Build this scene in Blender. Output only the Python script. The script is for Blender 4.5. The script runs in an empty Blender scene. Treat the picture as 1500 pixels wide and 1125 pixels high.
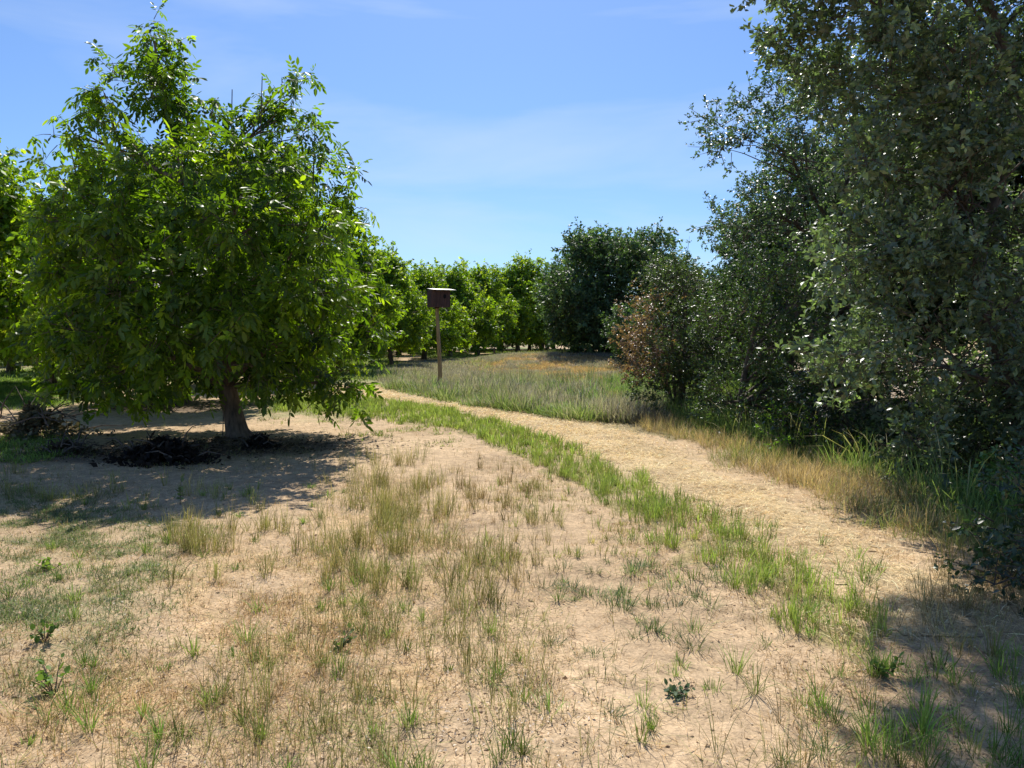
import bpy, math
import numpy as np
from math import radians, sin, cos, tan

# ------------------------------------------------------------------ camera, sky, sun, exposure
scene = bpy.context.scene
COL = scene.collection
F_PX, CX, CY = 1127.0, 750.0, 562.5
HORIZON = 492.0
PITCH = math.atan((CY - HORIZON) / F_PX)
CAM = np.array([0.0, 0.0, 1.6])
cam_data = bpy.data.cameras.new("camera")
cam_data.sensor_width = 36.0
cam_data.lens = F_PX / 1500.0 * 36.0
cam_data.clip_start = 0.05
cam_data.clip_end = 3000.0
cam = bpy.data.objects.new("camera", cam_data)
cam.location = CAM
cam.rotation_euler = (radians(90) - PITCH, 0, 0)
COL.objects.link(cam)
scene.camera = cam

SUN_EL, SUN_AZ = 52.0, -3.0            # azimuth from +Y towards +X
world = bpy.data.worlds.new("World")
scene.world = world
world.use_nodes = True
wt = world.node_tree
wt.nodes.clear()
wout = wt.nodes.new("ShaderNodeOutputWorld")
wbg = wt.nodes.new("ShaderNodeBackground")
sky = wt.nodes.new("ShaderNodeTexSky")
sky.sky_type = 'NISHITA'
sky.sun_disc = False
sky.sun_elevation = radians(SUN_EL)
sky.sun_rotation = radians(SUN_AZ)
sky.altitude = 0
sky.air_density = 1.0
sky.dust_density = 0.6
sky.ozone_density = 3.0
# thin cirrus
tc = wt.nodes.new("ShaderNodeTexCoord")
mp = wt.nodes.new("ShaderNodeMapping")
mp.inputs['Rotation'].default_value = (0.0, radians(-14), radians(20))
mp.inputs['Scale'].default_value = (1.2, 1.2, 7.5)
mp.inputs['Location'].default_value = (0.35, 0.0, 1.7)
nz = wt.nodes.new("ShaderNodeTexNoise")
nz.inputs['Scale'].default_value = 1.5
nz.inputs['Detail'].default_value = 5
nz.inputs['Roughness'].default_value = 0.55
nz.inputs['Distortion'].default_value = 0.6
rp = wt.nodes.new("ShaderNodeMapRange")
rp.inputs['From Min'].default_value = 0.50
rp.inputs['From Max'].default_value = 0.78
rp.inputs['To Min'].default_value = 0.0
rp.inputs['To Max'].default_value = 0.36
mixw = wt.nodes.new("ShaderNodeMixRGB")
mixw.inputs['Color2'].default_value = (6.6, 7.6, 8.8, 1)
tint = wt.nodes.new("ShaderNodeMixRGB")
tint.blend_type = 'MULTIPLY'
tint.inputs['Fac'].default_value = 1.0
tint.inputs['Color2'].default_value = (0.74, 0.95, 1.24, 1)
wt.links.new(tc.outputs['Generated'], mp.inputs['Vector'])
wt.links.new(mp.outputs['Vector'], nz.inputs['Vector'])
wt.links.new(nz.outputs['Fac'], rp.inputs['Value'])
wt.links.new(rp.outputs['Result'], mixw.inputs['Fac'])
wt.links.new(sky.outputs['Color'], tint.inputs['Color1'])
wt.links.new(tint.outputs['Color'], mixw.inputs['Color1'])
wt.links.new(mixw.outputs['Color'], wbg.inputs['Color'])
wbg.inputs['Strength'].default_value = 0.083
wt.links.new(wbg.outputs['Background'], wout.inputs['Surface'])

sun_data = bpy.data.lights.new("sun", 'SUN')
sun_data.energy = 5.0
sun_data.angle = radians(0.5)
sun_data.color = (1.0, 0.95, 0.87)
sun = bpy.data.objects.new("sun", sun_data)
_e, _a = radians(SUN_EL), radians(SUN_AZ)
SUND = np.array([sin(_a) * cos(_e), cos(_a) * cos(_e), sin(_e)])
from mathutils import Vector
sun.rotation_euler = Vector(SUND).to_track_quat('Z', 'Y').to_euler()
sun.location = (0, 0, 30)
COL.objects.link(sun)
scene.view_settings.view_transform = 'Standard'
scene.view_settings.look = 'None'
scene.view_settings.exposure = 0.45
scene.view_settings.gamma = 1.0
scene.cycles.max_bounces = 6
scene.cycles.diffuse_bounces = 2
scene.cycles.glossy_bounces = 2
scene.cycles.transmission_bounces = 4
scene.cycles.use_denoising = True

# ------------------------------------------------------------------ maths helpers
RIGHT = np.array([1.0, 0, 0])
UPV = np.array([0, sin(PITCH), cos(PITCH)])
FWD = np.array([0, cos(PITCH), -sin(PITCH)])

def ray(px, py):
    return RIGHT * (px - CX) / F_PX + UPV * (CY - py) / F_PX + FWD

def at(px, py, D):                      # point seen at a photo pixel, D metres ahead
    d = ray(px, py)
    return CAM + d * (D / d[1])

def gat(px, py):                        # point of level ground seen at a photo pixel
    d = ray(px, py)
    return CAM + d * (-CAM[2] / d[2])

def to_px(x, y, z=0.0):
    dx, dy, dz = x - CAM[0], y - CAM[1], z - CAM[2]
    f = np.maximum(dy * FWD[1] + dz * FWD[2], 0.3)
    u = dy * UPV[1] + dz * UPV[2]
    return CX + F_PX * dx / f, CY - F_PX * u / f

def hash2(i, j, seed):
    n = (i.astype(np.int64) * 374761393 + j.astype(np.int64) * 668265263 + seed * 1442695041) & 0x7fffffff
    n = ((n ^ (n >> 13)) * 1274126177) & 0x7fffffff
    n = (n ^ (n >> 16)) & 0xffffff
    return n / float(0xffffff) * 2 - 1

def vn(x, y, s, seed=0):
    x = np.asarray(x, float) / s; y = np.asarray(y, float) / s
    i, j = np.floor(x), np.floor(y)
    fx, fy = x - i, y - j
    fx = fx * fx * (3 - 2 * fx); fy = fy * fy * (3 - 2 * fy)
    i = i.astype(np.int64); j = j.astype(np.int64)
    a, b = hash2(i, j, seed), hash2(i + 1, j, seed)
    c, d = hash2(i, j + 1, seed), hash2(i + 1, j + 1, seed)
    return (a * (1 - fx) + b * fx) * (1 - fy) + (c * (1 - fx) + d * fx) * fy

def sstep(a, b, x):
    t = np.clip((x - a) / (b - a), 0, 1)
    return t * t * (3 - 2 * t)

def nrm(v):
    return v / np.maximum(np.linalg.norm(v, axis=-1, keepdims=True), 1e-9)

# bank edge of the creek: x as a function of y
EY = np.array([-20, 2, 4, 6, 8, 10.5, 13.5, 18, 24, 30, 40, 60])
EX = np.array([5.2, 5.0, 4.75, 4.35, 4.15, 3.95, 3.35, 3.3, 3.9, 5.0, 8, 14])
def bank_x(y):
    return np.interp(y, EY, EX)

def height(x, y):
    x = np.asarray(x, float); y = np.asarray(y, float)
    d = x - bank_x(y)
    depth = 1.35 * (1 - sstep(20, 38, y)) * (1 - 0.0 * y) + 0.15 * (1 - sstep(38, 60, y))
    z = -depth * sstep(-0.2, 2.0, d) * (1 - 0.85 * sstep(4.2, 6.6, d))
    z = z - 0.12 * np.exp(-((x - 2.0) / 4) ** 2 - ((y - 31) / 5) ** 2)
    z = z + 0.55 * np.exp(-((x - 3.0) / 5.0) ** 4 - ((y - 44) / 6.5) ** 2)     # low dry bank beyond the meadow
    near = 1 - sstep(40, 80, y)
    z = z + near * (0.035 * vn(x, y, 2.3, 3) + 0.016 * vn(x, y, 0.7, 4))
    fine = (1 - sstep(9, 20, y)) * (1 - sstep(10, 20, np.abs(x)))
    z = z + fine * (0.010 * vn(x, y, 0.28, 5) + 0.006 * vn(x, y, 0.12, 6))
    # raised ring of soil under the near walnut
    r = np.hypot(x + 4.2, y - 11.7)
    z = z + 0.07 * np.exp(-(r / 0.8) ** 2)
    # wheel ruts
    return z

# ------------------------------------------------------------------ mesh helpers
def mesh_np(name, V, Fc, mat, parent=None, col=None, smooth=False):
    me = bpy.data.meshes.new(name)
    V = np.ascontiguousarray(V, dtype=np.float32).reshape(-1, 3)
    k = Fc.shape[1]
    me.vertices.add(len(V)); me.vertices.foreach_set('co', V.ravel())
    me.loops.add(Fc.size); me.loops.foreach_set('vertex_index', np.ascontiguousarray(Fc, dtype=np.int32).ravel())
    me.polygons.add(len(Fc))
    me.polygons.foreach_set('loop_start', np.arange(0, Fc.size, k, dtype=np.int32))
    me.polygons.foreach_set('loop_total', np.full(len(Fc), k, dtype=np.int32))
    if smooth:
        me.polygons.foreach_set('use_smooth', np.ones(len(Fc), dtype=bool))
    me.update(calc_edges=True)
    if col is not None:
        c = np.ones((len(V), 4), dtype=np.float32); c[:, :3] = np.asarray(col).reshape(-1, 3)
        at_ = me.color_attributes.new('col', 'FLOAT_COLOR', 'POINT')
        at_.data.foreach_set('color', c.ravel())
    me.materials.append(mat)
    o = bpy.data.objects.new(name, me)
    COL.objects.link(o)
    if parent: o.parent = parent
    return o

def tag(o, label=None, cat=None, group=None, kind=None):
    if label: o['label'] = label
    if cat: o['category'] = cat
    if group: o['group'] = group
    if kind: o['kind'] = kind
    return o

def empty(name, loc, label, cat, group=None):
    o = bpy.data.objects.new(name, None)
    o.location = loc
    o.empty_display_size = 0.3
    COL.objects.link(o)
    return tag(o, label, cat, group)

def merge(parts):                       # [(V, F)] of one face size -> V, F
    Vs, Fs, n = [], [], 0
    for V, Fc in parts:
        V = V.reshape(-1, 3)
        Vs.append(V); Fs.append(Fc + n); n += len(V)
    return np.concatenate(Vs), np.concatenate(Fs)

def tubes(P, R, k=4):
    """P (M,n,3) centre lines, R (M,n) radii -> quads"""
    P = np.asarray(P, float); R = np.asarray(R, float)
    M, n, _ = P.shape
    T = np.empty_like(P)
    T[:, 1:-1] = P[:, 2:] - P[:, :-2]; T[:, 0] = P[:, 1] - P[:, 0]; T[:, -1] = P[:, -1] - P[:, -2]
    T = nrm(T)
    ref = np.where(np.abs(T[:, :1, 2:3]) > 0.8, np.array([1.0, 0, 0]), np.array([0, 0, 1.0]))
    ref = np.broadcast_to(ref, T.shape)
    U = nrm(np.cross(T, ref)); W = np.cross(T, U)
    a = np.arange(k) / k * 2 * math.pi
    V = P[:, :, None] + R[:, :, None, None] * (np.cos(a)[None, None, :, None] * U[:, :, None] + np.sin(a)[None, None, :, None] * W[:, :, None])
    idx = np.arange(M * n * k).reshape(M, n, k)
    A = idx[:, :-1]; B = idx[:, 1:]
    Fc = np.stack([A, np.roll(A, -1, 2), np.roll(B, -1, 2), B], -1).reshape(-1, 4)
    return V.reshape(-1, 3), Fc

def smooth_path(pts, n):
    pts = np.asarray(pts, float)
    t = np.linspace(0, len(pts) - 1, n)
    i = np.clip(t.astype(int), 0, len(pts) - 2); f = (t - i)[:, None]
    p0 = pts[np.maximum(i - 1, 0)]; p1 = pts[i]; p2 = pts[i + 1]; p3 = pts[np.minimum(i + 2, len(pts) - 1)]
    return 0.5 * (2 * p1 + (p2 - p0) * f + (2 * p0 - 5 * p1 + 4 * p2 - p3) * f ** 2 + (3 * p1 - p0 - 3 * p2 + p3) * f ** 3)

def rand_dir(rng, n):
    return nrm(rng.normal(size=(n, 3)))

# ------------------------------------------------------------------ materials
def new_mat(name):
    m = bpy.data.materials.new(name)
    m.use_nodes = True
    nt = m.node_tree
    return m, nt, nt.nodes['Principled BSDF'], nt.nodes['Material Output']

def leaf_mat(name, rough=0.45, spec=0.5, trans=0.4, tmul=(1.6, 2.0, 0.5)):
    m, nt, b, out = new_mat(name)
    a = nt.nodes.new('ShaderNodeAttribute'); a.attribute_name = 'col'
    nt.links.new(a.outputs['Color'], b.inputs['Base Color'])
    b.inputs['Roughness'].default_value = rough
    b.inputs['Specular IOR Level'].default_value = spec
    t = nt.nodes.new('ShaderNodeBsdfTranslucent')
    mu = nt.nodes.new('ShaderNodeMixRGB'); mu.blend_type = 'MULTIPLY'; mu.inputs['Fac'].default_value = 1
    mu.inputs['Color2'].default_value = (*tmul, 1)
    nt.links.new(a.outputs['Color'], mu.inputs['Color1'])
    nt.links.new(mu.outputs['Color'], t.inputs['Color'])
    mx = nt.nodes.new('ShaderNodeMixShader'); mx.inputs['Fac'].default_value = trans
    nt.links.new(b.outputs['BSDF'], mx.inputs[1]); nt.links.new(t.outputs['BSDF'], mx.inputs[2])
    nt.links.new(mx.outputs['Shader'], out.inputs['Surface'])
    return m

def bark_mat(name, c1, c2, scale=6.0, bump=0.6):
    m, nt, b, out = new_mat(name)
    tc = nt.nodes.new('ShaderNodeTexCoord')
    mp = nt.nodes.new('ShaderNodeMapping'); mp.inputs['Scale'].default_value = (1, 1, 0.22)
    n1 = nt.nodes.new('ShaderNodeTexNoise'); n1.inputs['Scale'].default_value = scale * 4; n1.inputs['Detail'].default_value = 6
    n2 = nt.nodes.new('ShaderNodeTexNoise'); n2.inputs['Scale'].default_value = scale * 0.5
    r = nt.nodes.new('ShaderNodeValToRGB')
    r.color_ramp.elements[0].position = 0.35; r.color_ramp.elements[0].color = (*c1, 1)
    r.color_ramp.elements[1].position = 0.68; r.color_ramp.elements[1].color = (*c2, 1)
    ad = nt.nodes.new('ShaderNodeMixRGB'); ad.inputs['Fac'].default_value = 0.35
    nt.links.new(tc.outputs['Object'], mp.inputs['Vector'])
    nt.links.new(mp.outputs['Vector'], n1.inputs['Vector']); nt.links.new(tc.outputs['Object'], n2.inputs['Vector'])
    nt.links.new(n1.outputs['Fac'], ad.inputs['Color1']); nt.links.new(n2.outputs['Fac'], ad.inputs['Color2'])
    nt.links.new(ad.outputs['Color'], r.inputs['Fac']); nt.links.new(r.outputs['Color'], b.inputs['Base Color'])
    bp = nt.nodes.new('ShaderNodeBump'); bp.inputs['Strength'].default_value = bump; bp.inputs['Distance'].default_value = 0.03
    nt.links.new(n1.outputs['Fac'], bp.inputs['Height']); nt.links.new(bp.outputs['Normal'], b.inputs['Normal'])
    b.inputs['Roughness'].default_value = 0.9
    return m

def wood_mat(name, c1, c2, axis_scale=(14, 14, 0.9), rough=0.85):
    m, nt, b, out = new_mat(name)
    tc = nt.nodes.new('ShaderNodeTexCoord')
    mp = nt.nodes.new('ShaderNodeMapping'); mp.inputs['Scale'].default_value = axis_scale
    n1 = nt.nodes.new('ShaderNodeTexNoise'); n1.inputs['Scale'].default_value = 3; n1.inputs['Detail'].default_value = 5
    r = nt.nodes.new('ShaderNodeValToRGB')
    r.color_ramp.elements[0].position = 0.3; r.color_ramp.elements[0].color = (*c1, 1)
    r.color_ramp.elements[1].position = 0.7; r.color_ramp.elements[1].color = (*c2, 1)
    nt.links.new(tc.outputs['Object'], mp.inputs['Vector']); nt.links.new(mp.outputs['Vector'], n1.inputs['Vector'])
    nt.links.new(n1.outputs['Fac'], r.inputs['Fac']); nt.links.new(r.outputs['Color'], b.inputs['Base Color'])
    bp = nt.nodes.new('ShaderNodeBump'); bp.inputs['Strength'].default_value = 0.4; bp.inputs['Distance'].default_value = 0.01
    nt.links.new(n1.outputs['Fac'], bp.inputs['Height']); nt.links.new(bp.outputs['Normal'], b.inputs['Normal'])
    b.inputs['Roughness'].default_value = rough
    return m

def ground_mat(name, bump=0.5):
    m, nt, b, out = new_mat(name)
    a = nt.nodes.new('ShaderNodeAttribute'); a.attribute_name = 'col'
    tc = nt.nodes.new('ShaderNodeTexCoord')
    def noise(scale, det, rough=0.6):
        n = nt.nodes.new('ShaderNodeTexNoise'); n.inputs['Scale'].default_value = scale
        n.inputs['Detail'].default_value = det; n.inputs['Roughness'].default_value = rough
        nt.links.new(tc.outputs['Object'], n.inputs['Vector']); return n
    n1, n2, n3 = noise(9, 8, 0.7), noise(0.9, 4), noise(55, 4, 0.75)
    def rng_(n, f0, f1, t0, t1):
        r = nt.nodes.new('ShaderNodeMapRange')
        for k_, v_ in zip(('From Min', 'From Max', 'To Min', 'To Max'), (f0, f1, t0, t1)): r.inputs[k_].default_value = v_
        nt.links.new(n.outputs['Fac'], r.inputs['Value']); return r
    r1, r2, r3 = rng_(n1, .3, .7, .66, 1.24), rng_(n2, .3, .7, .88, 1.1), rng_(n3, .3, .7, .58, 1.32)
    m1 = nt.nodes.new('ShaderNodeMath'); m1.operation = 'MULTIPLY'
    m2 = nt.nodes.new('ShaderNodeMath'); m2.operation = 'MULTIPLY'
    nt.links.new(r1.outputs[0], m1.inputs[0]); nt.links.new(r2.outputs[0], m1.inputs[1])
    nt.links.new(m1.outputs[0], m2.inputs[0]); nt.links.new(r3.outputs[0], m2.inputs[1])
    vm = nt.nodes.new('ShaderNodeVectorMath'); vm.operation = 'SCALE'
    nt.links.new(a.outputs['Color'], vm.inputs[0]); nt.links.new(m2.outputs[0], vm.inputs['Scale'])
    nt.links.new(vm.outputs['Vector'], b.inputs['Base Color'])
    b.inputs['Roughness'].default_value = 0.95
    b.inputs['Specular IOR Level'].default_value = 0.15
    ad = nt.nodes.new('ShaderNodeMath'); ad.operation = 'MULTIPLY_ADD'; ad.inputs[1].default_value = 0.45
    nt.links.new(n3.outputs['Fac'], ad.inputs[0]); nt.links.new(n1.outputs['Fac'], ad.inputs[2])
    bp = nt.nodes.new('ShaderNodeBump'); bp.inputs['Strength'].default_value = bump; bp.inputs['Distance'].default_value = 0.035
    nt.links.new(ad.outputs[0], bp.inputs['Height']); nt.links.new(bp.outputs['Normal'], b.inputs['Normal'])
    return m

M_GROUND = ground_mat('soil')
M_STRAWBED = ground_mat('straw_bed', 0.9)
M_GRASS = leaf_mat('grass_blades', 0.6, 0.25, 0.35, (1.35, 1.4, 0.7))
M_DRY = leaf_mat('dry_blades', 0.75, 0.15, 0.25, (1.2, 1.1, 0.8))
M_WALNUT = leaf_mat('walnut_leaves', 0.45, 0.45, 0.5, (2.9, 2.9, 0.42))
M_OAK = leaf_mat('oak_leaves', 0.42, 0.8, 0.30, (1.5, 1.9, 0.8))
M_DARKOAK = leaf_mat('dark_oak_leaves', 0.5, 0.4, 0.3, (1.4, 1.8, 0.7))
M_BARK = bark_mat('walnut_bark', (0.06, 0.043, 0.032), (0.24, 0.17, 0.12), 6)
M_OAKBARK = bark_mat('oak_bark', (0.05, 0.04, 0.032), (0.19, 0.14, 0.105), 5)
M_POLE = wood_mat('pole_wood', (0.26, 0.17, 0.08), (0.46, 0.34, 0.18))
M_BOX = wood_mat('redwood', (0.055, 0.028, 0.026), (0.12, 0.062, 0.05))
M_BOXSIDE = wood_mat('shaded_redwood', (0.035, 0.016, 0.018), (0.085, 0.04, 0.04))  # redwood with the shade of the box sides put into its colour
m_, nt_, b_, o_ = new_mat('roof_metal')
b_.inputs['Base Color'].default_value = (0.55, 0.53, 0.48, 1); b_.inputs['Metallic'].default_value = 0.5; b_.inputs['Roughness'].default_value = 0.45
M_ROOF = m_
m_, nt_, b_, o_ = new_mat('hole_shade')
b_.inputs['Base Color'].default_value = (0.01, 0.008, 0.008, 1); b_.inputs['Roughness'].default_value = 1
M_HOLE = m_
m_, nt_, b_, o_ = new_mat('irrigation_plastic')
b_.inputs['Base Color'].default_value = (0.03, 0.028, 0.028, 1); b_.inputs['Roughness'].default_value = 0.5
M_PLASTIC = m_

# ------------------------------------------------------------------ ground zones (surveyed from the photo, stored as ground positions)
def poly_world(pts):
    return np.array([gat(px, py)[:2] for px, py in pts])

def in_poly(x, y, poly):
    inside = np.zeros(x.shape, bool)
    n = len(poly)
    for i in range(n):
        x1, y1 = poly[i]; x2, y2 = poly[(i + 1) % n]
        c = ((y1 > y) != (y2 > y))
        xi = (x2 - x1) * (y - y1) / ((y2 - y1) if abs(y2 - y1) > 1e-9 else 1e-9) + x1
        inside ^= c & (x < xi)
    return inside

STRAW_PX = ([(470, 562), (553, 561), (607, 576), (640, 584), (703, 594), (767, 607), (873, 619), (930, 638), (1000, 664), (1060, 688), (1100, 705), (1148, 732), (1188, 760), (1250, 785), (1300, 812), (1370, 848), (1450, 890), (1460, 930),
                    (1330, 920), (1262, 890), (1230, 855), (1180, 816), (1100, 770), (1020, 728), (930, 688), (833, 647), (767, 626), (713, 612), (660, 597), (607, 585), (540, 578), (470, 576)])
STRIP_PX = ([(400, 582), (540, 581), (607, 588), (660, 599), (713, 614), (767, 628), (833, 649), (930, 690), (1020, 730), (1100, 772), (1180, 818), (1240, 870), (1290, 930), (1290, 990),
                    (1240, 985), (1180, 950), (1120, 900), (1060, 850), (980, 800), (900, 750), (830, 705), (740, 660), (650, 628), (600, 620), (520, 612), (400, 605)])
def lower(pts, i0, i1):
    return [(px, py + .04 * (py - HORIZON)) if i0 <= i < i1 else (px, py) for i, (px, py) in enumerate(pts)]
STRAW = poly_world([(px, py + (5 if i < 11 else 0)) for i, (px, py) in enumerate(lower(STRAW_PX, 18, 99))]); STRIP = poly_world(lower(STRIP_PX, 0, 12))
MEADOW = poly_world([(560, 566), (640, 586), (720, 600), (800, 615), (900, 631), (990, 652), (975, 600), (945, 570), (930, 548), (905, 530), (800, 519), (700, 519), (640, 522), (600, 530), (560, 545)])

def ell(x, y, cx, cy, rx, ry, soft=0.35):
    """soft ellipse round the ground spot seen at (cx, cy)"""
    px, py = to_px(x, y)
    d = np.sqrt(((px - cx) / rx) ** 2 + ((py - cy) / ry) ** 2)
    return 1 - sstep(1 - soft, 1 + soft, d)

def warp(x, y, a=0.18, s=0.5, seed=11):
    return x + a * vn(x, y, s, seed), y + a * vn(x, y, s, seed + 1)

def straw_mask(x, y):
    xx, yy = warp(x, y, 0.16, 0.45, 11); xx, yy = warp(xx, yy, 0.07, 0.13, 31)
    return in_poly(xx, yy, STRAW)

def ground_colour(x, y):
    n = x.shape
    dirt = np.array([0.55, 0.40, 0.245]); dirt2 = np.array([0.45, 0.32, 0.19])
    t = (0.5 + 0.5 * vn(x, y, 1.6, 21))[..., None]
    c = dirt * t + dirt2 * (1 - t)
    # litter mottling close to camera
    lt = sstep(0.15, 0.7, vn(x, y, 0.09, 23) * 0.6 + vn(x, y, 0.4, 24) * 0.6)[..., None]
    c = c * (1 - 0.22 * lt)
    def put(c, m, colour, amt=1.0):
        m = (np.clip(m, 0, 1) * amt)[..., None]
        return c * (1 - m) + np.array(colour) * m
    brk = 0.5 + 0.5 * vn(x, y, 0.25, 41)
    brk2 = 0.5 + 0.5 * vn(x, y, 0.8, 42)
    # dead straw-coloured mats
    for e in [(440, 920, 150, 80), (200, 1060, 190, 80), (330, 850, 90, 60), (560, 800, 110, 90), (1330, 880, 120, 60), (560, 1000, 90, 60)]:
        c = put(c, ell(x, y, *e) * sstep(.25, .75, brk), (0.54, 0.37, 0.19), 0.55)
    # green mats
    for e in [(60, 830, 170, 110), (40, 950, 120, 60), (30, 660, 110, 30), (10, 760, 120, 40)]:
        c = put(c, ell(x, y, *e) * sstep(.3, .7, brk), (0.33, 0.28, 0.15), 0.5)
    # verge and orchard grass in the distance
    px, py = to_px(x, y)
    left = sstep(25, 28, y + 1.2 * vn(x, y, 3, 44)) * sstep(4, -2, x - 3)
    g = sstep(.28, .5, 0.5 + 0.5 * np.sin((x * 0.93 + y * 0.2) * 2 * math.pi / 6.8 + 0.8) * 0.8 + 0.25 * vn(x, y, 2.0, 45))
    c = put(c, left * g, (0.15, 0.20, 0.06), 0.85)
    c = put(c, ell(x, y, 40, 565, 120, 28) * sstep(.1, .4, brk), (0.14, 0.22, 0.05), 0.9)
    c = put(c, ell(x, y, 440, 600, 110, 14, .5) * sstep(.2, .5, brk), (0.22, 0.24, 0.09), 0.7)
    md = in_poly(*warp(x, y, 0.3, 1.2, 51), MEADOW)
    c = put(c, md.astype(float), (0.24, 0.20, 0.10), 0.85)
    # right bank and creek
    d = x - bank_x(y)
    c = put(c, sstep(-1.2, -0.3, d + .4 * vn(x, y, .6, 61)), (0.36, 0.26, 0.12), 0.8)
    c = put(c, sstep(0.0, 0.8, d) * sstep(7, 5.5, d), (0.07, 0.065, 0.035), 0.9)  # creek bed coloured dark to carry the shade under the oaks
    c = put(c, sstep(5.0, 6.5, d) * (1 - sstep(60, 80, y)), (0.42, 0.33, 0.24), 0.8)
    c = put(c, sstep(16, 19, y) * sstep(-.8, 0, d) * (1 - sstep(5, 7, d)), (0.15, 0.22, 0.05), .9)
    # rusty dry grass patches of the meadow
    bk = np.exp(-((x - 2.6) / 5.0) ** 4 - ((y - 41) / 6.0) ** 2)
    c = put(c, bk, (0.50, 0.34, 0.20), .85)
    c = put(c, bk * sstep(-.2, .4, vn(x, y, 1.5, 63)), (0.46, 0.28, 0.16), .7)
    sm = sum(straw_mask(x + dx, y + dy).astype(float) for dx, dy in ((0, 0), (.15, 0), (-.15, 0), (.3, 0), (-.3, 0))) / 5
    c = put(c, sm, (0.60, 0.46, 0.27), .8)
    # strip base
    c = put(c, in_poly(*warp(x, y, 0.15, 0.3, 52), STRIP).astype(float) * sstep(.35, .6, brk), (0.24, 0.22, 0.08), 0.6)
    # darker ground tone in patches round the near walnuts
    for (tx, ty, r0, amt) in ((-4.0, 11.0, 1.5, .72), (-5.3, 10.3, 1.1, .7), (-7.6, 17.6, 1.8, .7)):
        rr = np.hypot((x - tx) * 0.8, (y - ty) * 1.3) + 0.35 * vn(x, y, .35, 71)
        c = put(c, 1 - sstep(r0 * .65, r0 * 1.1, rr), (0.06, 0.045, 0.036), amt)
    return np.clip(c, 0.01, 1)

def axis_coords(segs):
    out = []
    for a, b, s in segs:
        n = max(1, int(round((b - a) / s)))
        out.append(np.linspace(a, b, n, endpoint=False))
    out.append(np.array([segs[-1][1]]))
    return np.concatenate(out)

xs = axis_coords([(-400, -120, 28), (-120, -40, 4), (-40, -12, 0.7), (-12, -5, 0.14), (-5, 5.5, 0.045), (5.5, 12, 0.14), (12, 40, 0.7), (40, 120, 4), (120, 400, 28)])
ys = axis_coords([(-60, -10, 5), (-10, 1.5, 0.4), (1.5, 9, 0.045), (9, 20, 0.1), (20, 45, 0.3), (45, 110, 1.2), (110, 300, 10), (300, 900, 60)])
GX, GY = np.meshgrid(xs, ys)
GZ = height(GX, GY)
gv = np.stack([GX, GY, GZ], -1).reshape(-1, 3)
nx, ny = len(xs), len(ys)
idx = np.arange(nx * ny).reshape(ny, nx)
gf = np.stack([idx[:-1, :-1], idx[:-1, 1:], idx[1:, 1:], idx[1:, :-1]], -1).reshape(-1, 4)
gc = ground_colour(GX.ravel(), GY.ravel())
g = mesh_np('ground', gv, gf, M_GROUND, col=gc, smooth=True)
tag(g, 'bare tan orchard soil with dry litter and short grass patches', 'ground', kind='structure')

# straw-covered path: a sheet laid just above the soil
pxs = np.arange(-9, 6.5, 0.07); pys = np.arange(2.0, 26, 0.07)
PX, PY = np.meshgrid(pxs, pys)
pm = straw_mask(PX, PY)
pid = np.arange(PX.size).reshape(PX.shape)
pc = pm[:-1, :-1] & pm[:-1, 1:] & pm[1:, :-1] & pm[1:, 1:]
pf = np.stack([pid[:-1, :-1], pid[:-1, 1:], pid[1:, 1:], pid[1:, :-1]], -1)[pc]
used = np.unique(pf); remap = np.full(PX.size, -1); remap[used] = np.arange(len(used))
pv = np.stack([PX.ravel(), PY.ravel(), height(PX.ravel(), PY.ravel()) + 0.006], -1)[used]
tt = (0.5 + 0.5 * vn(pv[:, 0], pv[:, 1], .35, 81))[:, None]
pcol = np.array([0.66, 0.51, 0.29]) * tt + np.array([0.46, 0.34, 0.20]) * (1 - tt)
sp = mesh_np('straw_path', pv, remap[pf], M_STRAWBED, col=pcol, smooth=True)
tag(sp, 'pale golden path covered with flattened straw beside the green strip', 'path', kind='structure')

# ------------------------------------------------------------------ grass
BT = np.array([0, 0.38, 0.74, 1.0])
def blades(rng, P, H, W, lean, curl, cA, cB, prof=(0.8, 1.0, 0.7)):
    """ribbons, 7 verts / 5 tris each"""
    n = len(P)
    az = rng.uniform(0, 2 * math.pi, n)
    return blades_az(rng, P, H, W, az, lean, curl, cA, cB, prof)

def blades_az(rng, P, H, W, az, lean, curl, cA, cB, prof=(0.8, 1.0, 0.7)):
    n = len(P)
    d = np.stack([np.cos(az), np.sin(az), np.zeros(n)], -1)
    wa = az + math.pi / 2 + rng.uniform(-.9, .9, n)
    wd = np.stack([np.cos(wa), np.sin(wa), np.zeros(n)], -1)
    V = np.empty((n, 7, 3)); C = np.empty((n, 7, 3))
    for k, t in enumerate(BT):
        off = (lean * t + curl * t * t)
        up = t * np.sqrt(np.maximum(1 - np.clip(lean + curl * t, 0, .97) ** 2 * .8, .03))
        c = P + d * (H * off)[:, None]
        c[:, 2] += H * up
        col = cA * (1 - t) + cB * t
        if k < 3:
            w = (W * prof[k] * .5)[:, None] * wd
            V[:, 2 * k] = c - w; V[:, 2 * k + 1] = c + w
            C[:, 2 * k] = col; C[:, 2 * k + 1] = col
        else:
            V[:, 6] = c; C[:, 6] = col
    T = np.array([[0, 1, 3], [0, 3, 2], [2, 3, 5], [2, 5, 4], [4, 5, 6]])
    Fc = (T[None] + (np.arange(n) * 7)[:, None, None]).reshape(-1, 3)
    return V.reshape(-1, 3), Fc, C.reshape(-1, 3)

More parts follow.
